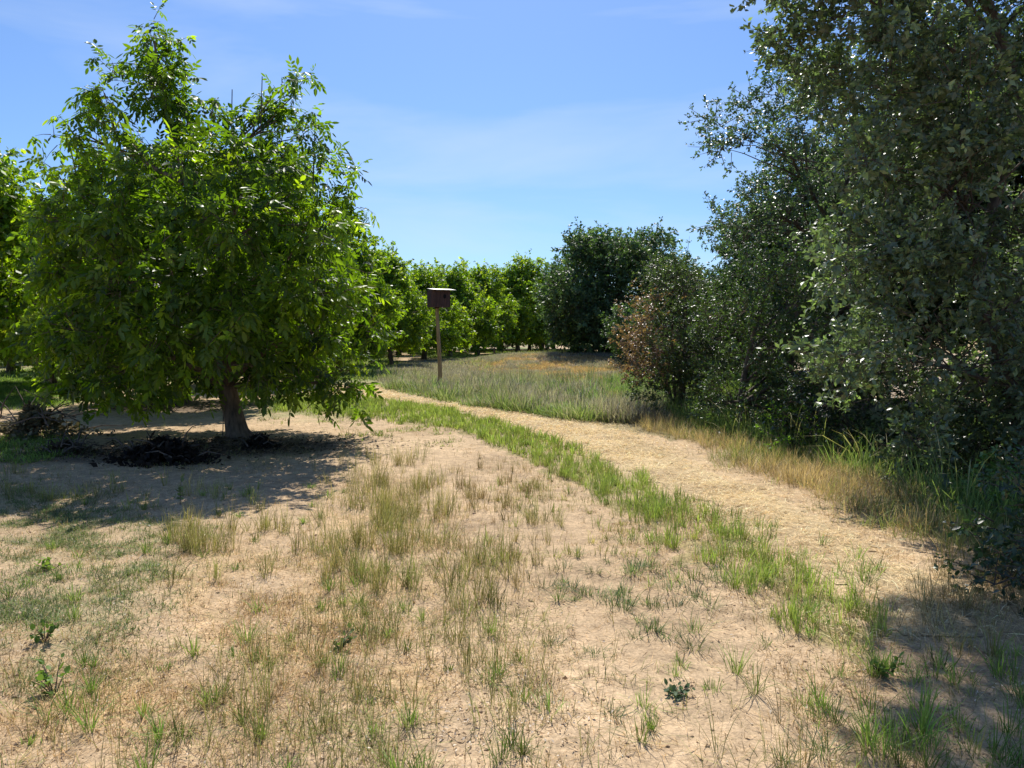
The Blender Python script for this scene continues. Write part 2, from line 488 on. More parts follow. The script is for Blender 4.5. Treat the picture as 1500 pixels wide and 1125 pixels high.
class Stuff:
    def __init__(s): s.V, s.F, s.C, s.n = [], [], [], 0
    def add(s, V, Fc, C):
        if len(V) == 0: return
        s.V.append(V); s.F.append(Fc + s.n); s.C.append(C); s.n += len(V)
    def build(s, name, mat, label, cat='grass', parent=None):
        o = mesh_np(name, np.concatenate(s.V), np.concatenate(s.F), mat, parent, col=np.concatenate(s.C))
        if label: tag(o, label, cat, kind='stuff')
        return o

G_A = np.array([0.16, 0.20, 0.05]); G_B = np.array([0.17, 0.27, 0.06])
def cols(rng, n, a, b, jit=0.25):
    """n colours between a and b with brightness jitter"""
    t = rng.random((n, 1)); c = np.array(a) * (1 - t) + np.array(b) * t
    return np.clip(c * (1 + rng.normal(0, jit, (n, 1)) * .6), 0.01, 0.95)

def scatter(rng, x0, x1, y0, y1, dens):
    n = int((x1 - x0) * (y1 - y0) * dens)
    return rng.uniform(x0, x1, n), rng.uniform(y0, y1, n)

def P3(x, y): return np.stack([x, y, height(x, y)], -1)

rng = np.random.default_rng(7)

def tufts(S, rng, x, y, nb, hmin, hmax, w, spread, lean, cA, cB, rad=0.03, fade=0.0):
    """tussocks at x,y: nb blades each radiating outwards"""
    m = len(x)
    if m == 0: return
    k = rng.poisson(nb, m) + 3
    ii = np.repeat(np.arange(m), k); n = len(ii)
    az = rng.uniform(0, 2 * math.pi, n); r = np.abs(rng.normal(0, rad, n)) * rng.uniform(.5, 1.6, m)[ii]
    bx = x[ii] + r * np.cos(az); by = y[ii] + r * np.sin(az)
    hs = rng.uniform(hmin, hmax, m)[ii] * rng.uniform(.45, 1.1, n)
    L = np.abs(rng.normal(lean, spread * 1.25, n)); cu = np.abs(rng.normal(0.12, .22, n)) + (rng.random(n) < .12) * rng.uniform(.3, .9, n)
    ta = rng.random((m, 1))[ii]; jit = (1 + .3 * rng.normal(0, 1, (m, 1)))[ii]
    ca = cA[0] * (1 - ta) + cA[1] * ta; cb = cB[0] * (1 - ta) + cB[1] * ta
    j2 = np.clip(jit, .6, 1.5) * (1 + .15 * rng.normal(0, 1, (n, 1)))
    P = P3(bx, by); P[:, 2] -= 0.005
    V, Fc, C = blades_az(rng, P, hs, np.full(n, w) * rng.uniform(.7, 1.3, n), az + rng.normal(0, .5, n), L, cu, ca * j2, cb * j2)
    S.add(V, Fc, np.clip(C, .01, .9))

A = np.array
GREEN = (A([.15, .18, .05]), A([.12, .19, .045])), (A([.25, .33, .08]), A([.17, .31, .06]))
OLIVE = (A([.24, .21, .08]), A([.17, .20, .055])), (A([.42, .38, .15]), A([.28, .35, .09]))
YELLOW = (A([.30, .26, .09]), A([.19, .22, .06])), (A([.54, .45, .19]), A([.36, .40, .12]))
DRYC = (A([.42, .30, .14]), A([.36, .26, .12])), (A([.60, .44, .22]), A([.52, .34, .17]))
BROWN = (A([.29, .21, .10]), A([.21, .20, .08])), (A([.46, .33, .18]), A([.33, .33, .12]))
BLUEG = (A([.12, .14, .06]), A([.09, .13, .05])), (A([.17, .23, .10]), A([.13, .21, .09]))

GS = Stuff()   # green grass of the track and lawn
DS = Stuff()   # dry and olive grass

def zone_pts(rng, dens, fn, x0=-9, x1=6, y0=2.0, y1=26):
    x, y = scatter(rng, x0, x1, y0, y1, dens)
    m = fn(x, y)
    k = rng.random(len(x)) < m
    return x[k], y[k]

def persp_pts(rng, n, y0, y1, fn):
    """n random spots whose spacing grows with distance"""
    y = y0 * (y1 / y0) ** rng.random(n); x = rng.uniform(-1, 1, n) * (.72 * y + .9)
    k = rng.random(n) < fn(x, y)
    return x[k], y[k]

def E(*e, soft=.35, ns=.35, th=(-.35, .35), seed=90):
    return lambda x, y: ell(x, y, *e, soft) * sstep(th[0], th[1], vn(x, y, ns, seed) * .6 + vn(x, y, ns * .4, seed + 300) * .6)

_trk = poly_world([(430, 640), (560, 655), (640, 690), (730, 740), (830, 810), (930, 900), (1010, 1000), (1060, 1125)])
def bare(x, y):
    d = np.full(np.shape(x), 9.0)
    for (x1, y1), (x2, y2) in zip(_trk[:-1], _trk[1:]):
        t = np.clip(((x - x1) * (x2 - x1) + (y - y1) * (y2 - y1)) / ((x2 - x1) ** 2 + (y2 - y1) ** 2), 0, 1)
        d = np.minimum(d, np.hypot(x - x1 - t * (x2 - x1), y - y1 - t * (y2 - y1)))
    return sstep(.55, .2, d + .15 * vn(x, y, .5, 401))
def open_soil(x, y): return (1 - .85 * bare(x, y)) * open_soil_(x, y)
def open_soil_(x, y): return (~straw_mask(x, y)) & (x < bank_x(y) - .5)

# green strip between dirt and straw: upright young cereal-like grass
def strip_f(x, y):
    xx, yy = warp(x, y, 0.12, 0.3, 252)
    core = in_poly(xx, yy, STRIP).astype(float)
    return core * (0.22 + .78 * sstep(-.5, .4, vn(x, y, .22, 91) * .6 + vn(x, y, .6, 191) * .6))
x, y = zone_pts(rng, 120, strip_f)
nearf = y < 10
SG = (A([.27, .29, .09]), A([.20, .25, .06])), (A([.35, .43, .12]), A([.24, .36, .08]))
tufts(GS, rng, x[nearf], y[nearf], 12, .08, .23, .0045, .12, .10, *SG, rad=.03)
tufts(GS, rng, x[~nearf], y[~nearf], 8, .08, .20, .009, .12, .10, *SG, rad=.05)
x, y = zone_pts(rng, 40, strip_f, y1=12)
tufts(DS, rng, x, y, 6, .06, .18, .004, .25, .15, *YELLOW, rad=.03)
# looser fringe on its dirt side
x, y = zone_pts(rng, 20, lambda x, y: np.maximum.reduce([ell(x, y, 1200, 930, 140, 120, .3), ell(x, y, 1020, 810, 120, 60, .5), ell(x, y, 860, 725, 100, 40, .5)]) * sstep(-.3, .4, vn(x, y, .3, 192)), y1=14)
tufts(GS, rng, x, y, 18, .06, .18, .004, .22, .14, *GREEN, rad=.035)
# low spreading tufts on the right half of the track
x, y = zone_pts(rng, 30, E(880, 900, 130, 90, soft=.4, th=(-.2, .5), seed=92), y1=10)
tufts(GS, rng, x, y, 30, .05, .13, .0038, .3, .4, *BLUEG, rad=.035)
x, y = zone_pts(rng, 11, E(1050, 960, 230, 150, soft=.4, th=(-.3, .4), seed=93), y1=8)
tufts(GS, rng, x, y, 36, .05, .15, .0034, .35, .45, *BLUEG, rad=.035)
x, y = zone_pts(rng, 26, E(850, 770, 170, 60, soft=.4, th=(-.2, .5), seed=94), y1=12)
tufts(GS, rng, x, y, 18, .05, .12, .0045, .3, .3, *OLIVE, rad=.04)
# upright clumps down the middle
for e, d, pal, h0, h1 in [((720, 712, 55, 30), 150, BROWN, .08, .20), ((787, 785, 32, 70), 150, OLIVE, .10, .24), ((565, 735, 90, 60), 150, YELLOW, .14, .34),
                          ((560, 800, 95, 65), 160, YELLOW, .16, .36), ((300, 805, 50, 80), 110, YELLOW, .18, .34), ((360, 800, 90, 60), 80, YELLOW, .12, .30), ((430, 840, 130, 70), 45, YELLOW, .08, .22),
                          ((650, 880, 85, 80), 120, OLIVE, .18, .38), ((585, 855, 80, 70), 130, OLIVE, .16, .36), ((700, 780, 90, 80), 40, BROWN, .08, .22), ((760, 860, 50, 70), 45, BROWN, .1, .25),
                          ((660, 950, 120, 60), 24, OLIVE, .12, .30), ((500, 900, 120, 70), 24, OLIVE, .10, .26)]:
    x, y = zone_pts(rng, d, E(*e, soft=.45, ns=.24, th=(-.1, .5), seed=95), y1=12)
    tufts(DS, rng, x, y, 10, h0, h1, .0032, .13, .09, *pal, rad=.03)
# dead matted grass
for e, d in [((440, 930, 150, 90), 800), ((200, 1070, 240, 80), 800), ((340, 860, 100, 70), 240), ((560, 1010, 130, 80), 260), ((560, 800, 130, 100), 160), ((1380, 900, 90, 40), 400), ((1180, 790, 200, 60), 60), ((750, 900, 260, 200), 36)]:
    x, y = zone_pts(rng, d, E(*e, soft=.4, ns=.3, th=(-.4, .5), seed=96), y1=12)
    tufts(DS, rng, x, y, 4, .02, .075, .0026, .5, .7, *DRYC, rad=.025)
# thin stalks in the foreground
x, y = zone_pts(rng, 150, lambda x, y: np.maximum.reduce([ell(x, y, 560, 1040, 280, 140, .4), ell(x, y, 150, 1080, 240, 90, .4), ell(x, y, 1200, 1090, 200, 70, .4) * .6]) * sstep(-.3, .6, vn(x, y, .3, 97)), y1=8)
tufts(DS, rng, x, y, 4, .12, .32, .0024, .18, .12, *OLIVE, rad=.025)
x, y = zone_pts(rng, 11, lambda x, y: np.maximum.reduce([ell(x, y, 560, 1040, 320, 140, .4), ell(x, y, 150, 1080, 260, 90, .4), ell(x, y, 1150, 1060, 280, 100, .4)]), y1=8)
tufts(GS, rng, x, y, 34, .05, .17, .0032, .22, .24, *GREEN, rad=.03)
x, y = zone_pts(rng, 5.0, lambda x, y: ell(x, y, 330, 960, 360, 240, .3), y1=8)
tufts(GS, rng, x, y, 30, .05, .14, .0035, .22, .24, (A([.16, .20, .05]), A([.12, .18, .04])), (A([.24, .34, .08]), A([.18, .30, .07])), rad=.025)
# wispy single blades over all the open soil
x, y = persp_pts(rng, 22000, 2.0, 16, lambda x, y: open_soil(x, y) * (.12 + .8 * sstep(-.1, .8, vn(x, y, .6, 195))))
tufts(DS, rng, x, y, 3, .03, .12, .0026, .5, .3, *OLIVE, rad=.03)
x, y = persp_pts(rng, 30000, 2.0, 14, lambda x, y: open_soil(x, y) * (.1 + .8 * sstep(-.1, .8, vn(x, y, .5, 196))))
tufts(DS, rng, x, y, 3, .02, .08, .0024, .8, .3, *DRYC, rad=.03)
# lawn at left
for e, d in [((60, 840, 190, 110), 800), ((30, 960, 150, 70), 600), ((20, 750, 150, 40), 320), ((190, 800, 110, 70), 90), ((190, 900, 120, 60), 60)]:
    x, y = zone_pts(rng, d, E(*e, soft=.35, ns=.28, th=(-.45, .35), seed=598), x0=-12, y1=12)
    tufts(GS, rng, x, y, 9, .02, .06, .0035, .5, .6, (A([.15, .17, .07]), A([.12, .15, .06])), (A([.20, .25, .11]), A([.17, .24, .09])), rad=.04)
x, y = zone_pts(rng, 110, lambda x, y: np.maximum(ell(x, y, 20, 655, 90, 22, .3), ell(x, y, 30, 570, 110, 26, .3)), x0=-22, y1=28)
tufts(GS, rng, x, y, 8, .05, .13, .010, .3, .3, (A([.15, .2, .05]), A([.13, .19, .045])), (A([.24, .34, .08]), A([.19, .30, .07])), rad=.06)
# verge behind the dirt bend
x, y = zone_pts(rng, 45, lambda x, y: np.maximum(ell(x, y, 470, 600, 100, 18, .5), ell(x, y, 600, 640, 80, 14, .4)) * sstep(-.3, .3, vn(x, y, .5, 99)), y0=10, y1=30)
tufts(GS, rng, x, y, 10, .04, .12, .009, .4, .3, (A([.22, .24, .08]), A([.18, .2, .06])), (A([.3, .35, .12]), A([.22, .3, .08])), rad=.06)
# tall weeds at the shade edge
x, y = zone_pts(rng, 26, lambda x, y: np.maximum(ell(x, y, 280, 735, 100, 25, .3), ell(x, y, 60, 715, 120, 24, .3)) * sstep(-.2, .5, vn(x, y, .3, 199)), x0=-10, y1=12)
tufts(GS, rng, x, y, 10, .08, .26, .004, .16, .12, *OLIVE, rad=.04)
# grass in the shade at bottom right
x, y = zone_pts(rng, 60, lambda x, y: ell(x, y, 1400, 1050, 210, 100, .3) * sstep(-.4, .3, vn(x, y, .3, 101)), y1=8)
tufts(GS, rng, x, y, 18, .08, .24, .004, .2, .22, *GREEN, rad=.035)
x, y = zone_pts(rng, 150, E(1430, 910, 100, 70, soft=.3, seed=102), x1=6, y1=8)
tufts(DS, rng, x, y, 7, .10, .30, .003, .2, .2, *BROWN, rad=.03)
GS.build('green_grass', M_GRASS, 'short green grass growing in a strip along the track and in patches')
DS.build('dry_grass', M_DRY, 'thin yellowing and dead grass standing in clumps along the middle of the track')

# meadow round the nest box
MS = Stuff()
def mead(x, y): return in_poly(*warp(x, y, .25, 1.0, 51), MEADOW).astype(float) * (.35 + .65 * sstep(-.4, .4, vn(x, y, 1.3, 151)))
x, y = zone_pts(rng, 120, mead, x0=-7, x1=9, y0=14, y1=50)
px_, py_ = to_px(x, y, .2)
el2 = lambda cx, cy, rx, ry: 1 - sstep(.6, 1.4, np.hypot((px_ - cx) / rx, (py_ - cy) / ry))
rust = np.maximum(np.maximum(el2(790, 532, 100, 13), el2(870, 545, 80, 13)), np.exp(-((x - 3) / 4.5) ** 4 - ((y - 40) / 6) ** 2) * 1.2) * sstep(-.6, .2, vn(x, y, 1, 111))
edge_y = np.interp(px_, [560, 640, 720, 800, 900, 990], [566, 586, 600, 615, 631, 652]) - 8
rim = .15 + .85 * sstep(22, 6, edge_y - py_ + 12 * vn(x, y, 1.0, 112) + 10 * vn(x, y, .4, 212))
r_ = rng.random(len(x))
m_r = r_ < rust; m_g = ~m_r & (rng.random(len(x)) < rim); m_p = ~m_r & ~m_g
hv = .75 + .5 * vn(x, y, 1.1, 152); hv *= np.interp(y, [16, 26, 34], [1, .7, .45])
def vt(k, nb, h0, h1, *a, **kw):
    for lo, hi in ((0, .6), (.6, .85), (.85, 3)):
        q = k & (hv >= lo) & (hv < hi); f = (.45, .75, 1.1)[(lo > 0) + (lo > .7)]
        tufts(MS, rng, x[q], y[q], nb, h0 * f, h1 * f, *a, **kw)
vt(m_r, 10, .12, .34, .013, .3, .2, (A([.42, .25, .12]), A([.40, .30, .14])), (A([.50, .33, .19]), A([.60, .46, .29])), rad=.12)
vt(m_g, 11, .16, .44, .012, .3, .25, (A([.14, .2, .06]), A([.18, .2, .07])), (A([.19, .30, .08]), A([.27, .33, .14])), rad=.12)
vt(m_p, 10, .20, .50, .010, .3, .2, (A([.20, .19, .14]), A([.26, .21, .18])), (A([.29, .26, .28]), A([.39, .32, .34])), rad=.14)
k = (m_p | m_g) & (rng.random(len(x)) < .4)
vt(k, 4, .38, .60, .008, .2, .15, (A([.28, .27, .19]), A([.28, .27, .19])), (A([.48, .44, .40]), A([.58, .52, .44])), rad=.15)
# rank weeds standing above the rest in loose clumps
x, y = zone_pts(rng, 3.2, lambda x, y: mead(x, y) * (vn(x, y, 1.6, 261) > -.1), x0=-6, x1=6, y0=15, y1=29)
tufts(MS, rng, x, y, 26, .35, .75, .012, .22, .25, (A([.13, .17, .06]), A([.20, .19, .12])), (A([.20, .29, .10]), A([.36, .31, .27])), rad=.16)
x, y = zone_pts(rng, 2.0, lambda x, y: mead(x, y), x0=-6, x1=5, y0=15, y1=25)
tufts(MS, rng, x, y, 30, .30, .55, .018, .35, .4, (A([.11, .18, .05]), A([.12, .18, .06])), (A([.15, .28, .07]), A([.22, .31, .12])), rad=.14)
MS.build('meadow_grass', M_GRASS, 'tall greyish meadow grass with green rim and rusty patches round the nest box pole')

# bank grass at right
BS = Stuff()
def bank_band(a, b, j=.3):
    return lambda x, y: (sstep(a - .25, a + .25, x - bank_x(y) + j * vn(x, y, .8, 121)) * sstep(b + .25, b - .25, x - bank_x(y) + j * vn(x, y, .8, 122)))
x, y = zone_pts(rng, 200, bank_band(-1.1, 0.0), x0=1, x1=6.5, y0=3.4, y1=20)
px_, py_ = to_px(x, y)
r_ = rng.random(len(x)); gm = (0.30 + .6 * vn(x, y, 1.1, 123) + .4 * sstep(-.9, .1, x - bank_x(y)))
k = r_ > gm; wn = .0038
tufts(BS, rng, x[k], y[k], 8, .10, .34, wn, .28, .25, (A([.36, .27, .15]), A([.30, .22, .13])), (A([.64, .49, .32]), A([.50, .36, .22])), rad=.05)
k = ~k
tufts(BS, rng, x[k], y[k], 8, .10, .30, wn, .28, .25, (A([.2, .21, .08]), A([.16, .18, .06])), (A([.30, .34, .13]), A([.24, .31, .1])), rad=.05)
x, y = zone_pts(rng, 80, bank_band(-.25, .9), x0=1, x1=7.5, y0=4, y1=20)
tufts(BS, rng, x, y, 9, .22, .62, .009, .25, .25, (A([.13, .18, .05]), A([.15, .19, .06])), (A([.20, .33, .09]), A([.28, .38, .14])), rad=.08)
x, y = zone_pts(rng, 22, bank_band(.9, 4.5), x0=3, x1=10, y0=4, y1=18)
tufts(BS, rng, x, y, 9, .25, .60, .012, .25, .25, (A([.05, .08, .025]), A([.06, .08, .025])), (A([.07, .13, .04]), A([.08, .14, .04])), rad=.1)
x, y = zone_pts(rng, 70, bank_band(-1.0, 5), x0=1, x1=12, y0=18, y1=36)
tufts(BS, rng, x, y, 9, .10, .34, .016, .25, .25, (A([.14, .2, .05]), A([.17, .2, .06])), (A([.21, .34, .07]), A([.27, .33, .12])), rad=.12)
# arching wild oats over the ditch edge
x, y = zone_pts(rng, 6, bank_band(-.3, .5), x0=1, x1=7.5, y0=4.5, y1=13)
m = len(x); k = 5; ii = np.repeat(np.arange(m), k); n = len(ii)
P = P3(x[ii] + rng.normal(0, .04, n), y[ii] + rng.normal(0, .04, n))
V, Fc, C = blades(rng, P, rng.uniform(.5, .95, n), rng.uniform(.005, .009, n), rng.uniform(.05, .25, n), rng.uniform(.4, .85, n), cols(rng, n, (.2, .24, .08), (.3, .3, .12)), cols(rng, n, (.34, .42, .16), (.6, .52, .32)), (.5, .7, 1.2))
BS.add(V, Fc, C)
BS.build('bank_grass', M_GRASS, 'tall mixed green and straw coloured grass along the creek bank')

# far orchard floor grass
FS = Stuff()
x, y = zone_pts(rng, 7, lambda x, y: sstep(.3, .5, 0.5 + 0.5 * np.sin((x * 0.93 + y * 0.2) * 2 * math.pi / 6.8 + 0.8) * 0.8 + 0.25 * vn(x, y, 2.0, 45)) * (x < -1 + (y - 60).clip(0) * .3), x0=-40, x1=10, y0=27, y1=85)
tufts(FS, rng, x, y, 8, .08, .26, .03, .3, .3, (A([.15, .2, .05]), A([.17, .2, .06])), (A([.24, .36, .08]), A([.34, .38, .14])), rad=.2)
x, y = zone_pts(rng, 30, lambda x, y: ell(x, y, 820, 522, 70, 8, .4), x0=-2, x1=9, y0=35, y1=62)
tufts(FS, rng, x, y, 9, .2, .5, .025, .3, .2, (A([.13, .17, .06]), A([.16, .18, .07])), (A([.2, .28, .1]), A([.3, .3, .14])), rad=.2)
FS.build('orchard_grass', M_GRASS, 'low grass strips on the orchard floor among the walnut trunks')

# ------------------------------------------------------------------ loose straw and leaf litter
def flakes(rng, P, L, W, cA, tilt=.25):
    n = len(P); az = rng.uniform(0, 2 * math.pi, n)
    d = np.stack([np.cos(az), np.sin(az), rng.normal(0, tilt, n)], -1) * (L / 2)[:, None]
    w = np.stack([-np.sin(az), np.cos(az), rng.normal(0, tilt * 1.5, n)], -1) * (W / 2)[:, None]
    bend = np.zeros((n, 3)); bend[:, 2] = rng.uniform(-.08, .2, n) * L
    V = np.stack([P - d, P - w + bend, P + w + bend, P + d], 1)
    Fc = (A([[0, 1, 2], [1, 3, 2]])[None] + (np.arange(n) * 4)[:, None, None]).reshape(-1, 3)
    return V.reshape(-1, 3), Fc, np.repeat(cA, 4, 0)

SS = Stuff()
x, y = scatter(rng, -8, 6.2, 2.2, 24, 3600)
wear = .45 + .55 * sstep(-.6, .2, vn(x, y, .45, 402) + .5 * vn(x, y, .15, 403))
sm = wear * sum(straw_mask(x + dx, y + dy).astype(float) for dx, dy in ((0, 0), (.12, 0), (-.12, 0), (.25, .1), (-.25, -.1), (.4, 0), (-.4, 0))) / 7
k = rng.random(len(x)) < np.interp(y, [3, 8, 24], [1, .6, .2]) * sm ** 1.2
x, y = x[k], y[k]; P = P3(x, y); P[:, 2] += rng.uniform(.008, .03, len(x)); n = len(x)
wd = np.interp(y, [3, 8, 24], [.003, .0045, .012]) * rng.uniform(.7, 1.4, n)
V, Fc, C = flakes(rng, P, rng.uniform(.03, .13, n) * np.interp(y, [8, 24], [1, 1.4]), wd, cols(rng, n, (.88, .73, .45), (.66, .48, .25), .4)); SS.add(V, Fc, C)
x, y = scatter(rng, -9, 5.5, 2.0, 12, 700)
mk = np.maximum.reduce([ell(x, y, 440, 930, 170, 90, .5), ell(x, y, 220, 1060, 260, 90, .5), ell(x, y, 560, 850, 160, 130, .6) * .6, ell(x, y, 1150, 800, 250, 90, .5) * .5, ell(x, y, 700, 1000, 500, 160, .5) * .22, ell(x, y, 1350, 930, 160, 80, .4) * .8])
k = rng.random(len(x)) < mk; x, y = x[k], y[k]; P = P3(x, y); P[:, 2] += rng.uniform(.003, .02, len(x)); n = len(x)
V, Fc, C = flakes(rng, P, rng.uniform(.04, .14, n), rng.uniform(.0018, .0035, n), cols(rng, n, (.66, .46, .24), (.48, .30, .14), .35)); SS.add(V, Fc, C)
x, y = persp_pts(rng, 40000, 1.9, 16, lambda x, y: open_soil(x, y) * (.25 + .6 * sstep(-.2, .7, vn(x, y, .7, 161)))); P = P3(x, y); P[:, 2] += rng.uniform(.002, .012, len(x)); n = len(x)
V, Fc, C = flakes(rng, P, rng.uniform(.015, .08, n), np.maximum(.0018, .0007 * y) * rng.uniform(.7, 1.3, n), cols(rng, n, (.62, .46, .27), (.34, .23, .13), .35)); SS.add(V, Fc, C)
SS.build('loose_straw', M_DRY, 'loose golden straw stalks scattered flat over the path and ground', 'straw')

LS = Stuff()
x, y = persp_pts(rng, 50000, 1.9, 14, lambda x, y: open_soil(x, y) * (.25 + .75 * sstep(-.4, .5, vn(x, y, .5, 231))))
mk = .30 + .6 * sstep(-.1, .8, vn(x, y, .5, 131)) + .4 * ell(x, y, 600, 960, 400, 180, .5)
k = (rng.random(len(x)) < mk); x, y = x[k], y[k]; P = P3(x, y); P[:, 2] += rng.uniform(.003, .014, len(x)); n = len(x)
pale = rng.random((n, 1)) < .5
cc = np.where(pale, cols(rng, n, (.72, .64, .52), (.6, .5, .38), .2), cols(rng, n, (.26, .18, .11), (.42, .30, .18), .3))
V, Fc, C = flakes(rng, P, rng.uniform(.006, .028, n), rng.uniform(.003, .011, n), cc, .4); LS.add(V, Fc, C)
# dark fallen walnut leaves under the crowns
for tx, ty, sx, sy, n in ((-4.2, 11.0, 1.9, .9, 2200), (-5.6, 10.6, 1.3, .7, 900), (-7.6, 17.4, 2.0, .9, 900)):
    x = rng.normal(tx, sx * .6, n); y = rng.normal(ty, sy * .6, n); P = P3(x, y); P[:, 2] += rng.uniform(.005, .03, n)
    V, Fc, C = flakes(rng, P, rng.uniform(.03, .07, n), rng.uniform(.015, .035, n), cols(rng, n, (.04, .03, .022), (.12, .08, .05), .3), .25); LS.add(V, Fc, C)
LS.build('leaf_litter', M_DRY, 'small pale and brown fallen leaf scraps on bare soil', 'leaf litter')

# soil crumbs
x, y = persp_pts(rng, 30000, 1.9, 13, lambda x, y: open_soil(x, y) * 1.0)
k = (rng.random(len(x)) < .35 + .5 * sstep(0, .8, vn(x, y, .6, 141))); x, y = x[k], y[k]; n = len(x)
P = P3(x, y); s = rng.gamma(1.6, .0022, n) + .001
OCT = A([[1, 0, 0], [-1, 0, 0], [0, 1, 0], [0, -1, 0], [0, 0, .8], [0, 0, -.5]])
OF = A([[0, 2, 4], [2, 1, 4], [1, 3, 4], [3, 0, 4], [2, 0, 5], [1, 2, 5], [3, 1, 5], [0, 3, 5]])
V = P[:, None] + OCT[None] * s[:, None, None] * rng.uniform(.6, 1.4, (n, 6, 1))
Fc = (OF[None] + (np.arange(n) * 6)[:, None, None]).reshape(-1, 3)
CR = Stuff(); CR.add(V.reshape(-1, 3), Fc, np.repeat(cols(rng, n, (.50, .36, .23), (.42, .29, .18), .2), 6, 0))
CR.build('soil_crumbs', M_GROUND, 'small clods and crumbs of dry tan soil', 'soil')

# ------------------------------------------------------------------ leaves and crowns
def leaflet(L=1.0, W=.42, arch=.14, fold=.06):
    V = A([[0, 0, 0], [.33, W * .46, -.02], [.33, 0, -fold - .02], [.33, -W * .46, -.02], [.70, W * .40, -arch * .5], [.70, 0, -arch * .5 - fold], [.70, -W * .40, -arch * .5], [1.0, 0, -arch]], dtype=float) * L
    Fc = A([[0, 2, 1], [0, 3, 2], [1, 2, 5], [1, 5, 4], [2, 3, 6], [2, 6, 5], [4, 5, 7], [5, 6, 7]])
    return V, Fc

def rotz(a): return A([[cos(a), -sin(a), 0], [sin(a), cos(a), 0], [0, 0, 1]])
def rotx(a): return A([[1, 0, 0], [0, cos(a), -sin(a)], [0, sin(a), cos(a)]])
def roty(a): return A([[cos(a), 0, sin(a)], [0, 1, 0], [-sin(a), 0, cos(a)]])

def compound(seed, npair=3):
    """pinnate leaf along +x, total length about 2.6 leaflet lengths"""
    r = np.random.default_rng(seed); parts = []
    lv, lf = leaflet()
    for i in range(npair):
        x0 = .35 + i * .42
        for s in (-1, 1):
            sc = (.72 + .12 * i) * r.uniform(.85, 1.1)
            R = rotz(s * r.uniform(.75, 1.1)) @ roty(r.uniform(.15, .6)) @ rotx(s * r.uniform(-.1, .5))
            parts.append(((lv * sc) @ R.T + A([x0 + r.uniform(-.05, .05), 0, -.06 * x0 * x0]), lf))
    R = roty(r.uniform(.1, .5))
    xe = .35 + npair * .42
    parts.append(((lv * 1.1) @ R.T + A([xe, 0, -.06 * xe * xe]), lf))
    # rachis as a thin fin
    rv = A([[0, .012, 0], [0, -.012, 0], [xe, .006, -.06 * xe * xe], [xe, -.006, -.06 * xe * xe]])
    parts.append((rv, A([[0, 1, 3], [0, 3, 2]])))
    return merge(parts)

WAL = [compound(s, 2 + s % 2) for s in range(6)]
OAKLEAF = [(A([[0, 0, 0], [.42, .30, .03], [.48, 0, -.07], [.42, -.30, .03], [1, 0, -.12]]), A([[0, 2, 1], [1, 2, 4], [0, 3, 2], [3, 4, 2]])),
           (A([[0, 0, 0], [.5, .27, -.02], [.5, 0, -.10], [.5, -.27, -.02], [1, 0, .02]]), A([[0, 2, 1], [1, 2, 4], [0, 3, 2], [3, 4, 2]]))]
def spray(seed, n=5):
    r = np.random.default_rng(seed); parts = []
    for i in range(n):
        R = rotz(r.uniform(-1.2, 1.2)) @ roty(r.uniform(-.5, .7)) @ rotx(r.uniform(-1, 1))
        parts.append((OAKLEAF[i % 2][0] @ R.T * r.uniform(.8, 1.15) + A([i * .28, 0, 0]) + r.normal(0, .08, 3), OAKLEAF[i % 2][1]))
    return merge(parts)
SPRAY = [spray(s, 5) for s in range(6)]
QUADS = A([[0, 1, 2], [0, 2, 3]])
def fspray(seed, n=6, W=.34):
    """far foliage: loose sprays of folded two-triangle leaves"""
    r = np.random.default_rng(seed); parts = []
    q = A([[0, 0, 0], [.45, W, -.06], [1, 0, -.12], [.45, -W, -.06]])
    for i in range(n):
        R = rotz(r.uniform(-1.3, 1.3)) @ roty(r.uniform(-.2, .9)) @ rotx(r.uniform(-.9, .9))
        parts.append((q @ R.T * r.uniform(.8, 1.15) + A([i * .26, 0, 0]) + r.normal(0, .12, 3), QUADS))
    return merge(parts)
FSPRAY = [fspray(s) for s in range(6)]

def place(rng, P, X, N, S, templates, C):
    X = nrm(X); Z = nrm(N - (N * X).sum(-1, keepdims=True) * X); Y = np.cross(Z, X)
    R = np.stack([X, Y, Z], -1) * S[:, None, None]
    ti = rng.integers(0, len(templates), len(P))
    Vs, Fs, Cs, n0 = [], [], [], 0
    for t, (tv, tf) in enumerate(templates):
        k = ti == t
        if not k.any(): continue
        V = P[k][:, None] + np.einsum('mij,vj->mvi', R[k], tv)
        m = k.sum(); nv = len(tv)
        Fs.append((tf[None] + (np.arange(m) * nv)[:, None, None]).reshape(-1, 3) + n0)
        cc = np.repeat(C[k], nv, 0)
        Vs.append(V.reshape(-1, 3)); Cs.append(cc); n0 += m * nv
    return np.concatenate(Vs), np.concatenate(Fs), np.concatenate(Cs)

